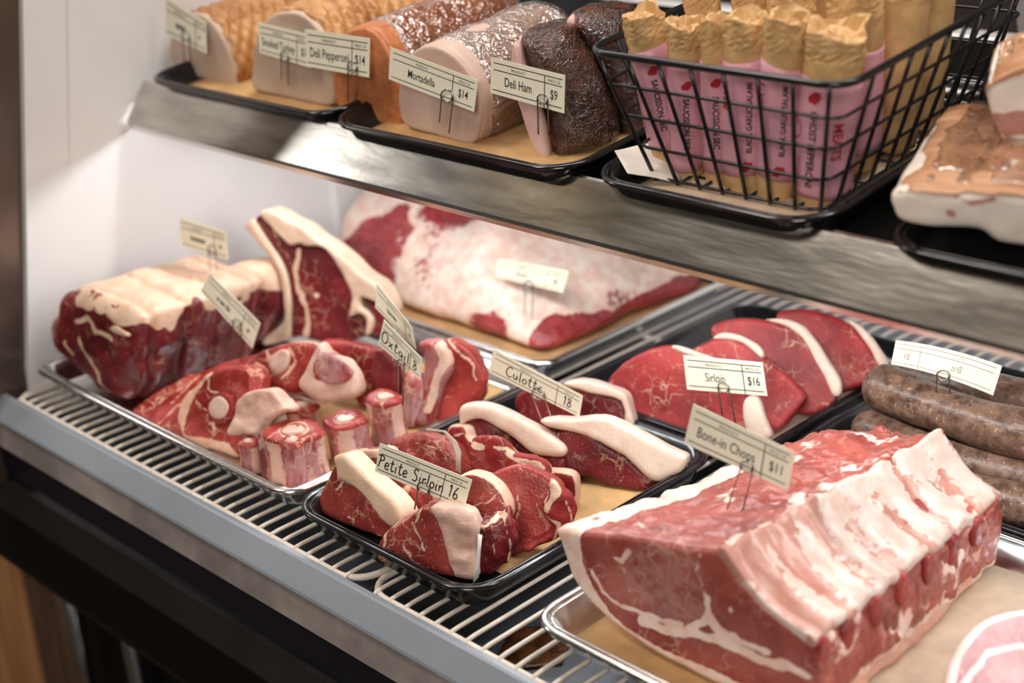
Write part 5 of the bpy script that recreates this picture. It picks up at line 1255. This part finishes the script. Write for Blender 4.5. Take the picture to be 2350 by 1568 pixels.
gar = [('BLACK GARLIC SALAMI', 'ink', .49, 8, .0039, False), ('#state', 'redink', .21, 2, .0090, False), ('MEATS', 'redink', .60, -62, .0055, False), ('NET WEIGHT: 5.5', 'redink', .40, 64, .0022, True)]
gho = [('#state', 'redink', .665, -26, .0100, True), ('GHOST PEPPERONI', 'ink', .37, -24, .0050, True), ('MEATS', 'redink', .42, 22, .0070, True), ('#oval', 'redink', .46, -66, .012, True), ('NET WEIGHT', 'redink', .22, -50, .0030, True)]
def S_(label, bx, by, tx, ty_, yb, yt, rad, l0, l1, words, seed):
    B, T_ = two(bx, by, yb, tx, ty_, yt); stick(label, B, T_, rad, l0, l1, words, seed)
S_('leaning slim salami stick leftmost in the basket, pink label', 440, 1130, 225, 85, .868, .836, .0150, .12, .78, sau, 1)
S_('slim salami stick second from the left, pink saucisson label', 560, 1310, 540, 150, .868, .842, .0135, .13, .80, sau, 2)
S_('slimmest salami stick third from the left, pink saucisson label', 778, 1340, 750, 130, .866, .842, .0102, .13, .79, sau, 3)
S_('black garlic salami stick fourth from the left in the front row', 970, 1375, 985, 115, .864, .842, .0160, .15, .80, gar, 4)
S_('black garlic salami stick fifth from the left in the front row', 1190, 1415, 1270, 110, .862, .838, .0150, .15, .77, gar, 5)
S_('thick ghost pepperoni stick at the right front corner of the basket', 1510, 1425, 1625, 185, .872, .852, .0215, .06, .74, gho, 6)
k = 0
for lab, x, y, hgt, rad, lx, ly in (
        ('plain wrapped stick behind the second salami from the left', -.688, .905, .150, .014, -.004, -.004),
        ('plain wrapped stick behind the two black garlic salamis, left one', -.655, .915, .146, .015, 0, 0),
        ('plain wrapped stick behind the two black garlic salamis, right one', -.618, .912, .148, .017, 0, 0),
        ('thick wrapped stick directly behind the ghost pepperoni', -.575, .918, .150, .020, .008, 0),
        ('thick wrapped stick against the right wires, middle of the side', -.572, .965, .150, .021, .012, .004),
        ('wrapped stick against the right wires, farthest from the front', -.577, 1.012, .152, .019, .012, .008),
        ('wrapped stick in the middle of the basket', -.625, .965, .146, .018, 0, 0),
        ('wrapped stick deep in the basket at the back', -.640, 1.012, .146, .018, 0, .004),
        ('wrapped stick at the far left inside of the basket', -.682, .968, .142, .017, -.006, 0)):
    k += 1
    stick(lab, SP(x, y, .012), SP(x + lx, y + ly, hgt), rad, .12, (.70 if k == 4 else .40 if k == 1 else None), [], 20 + k)
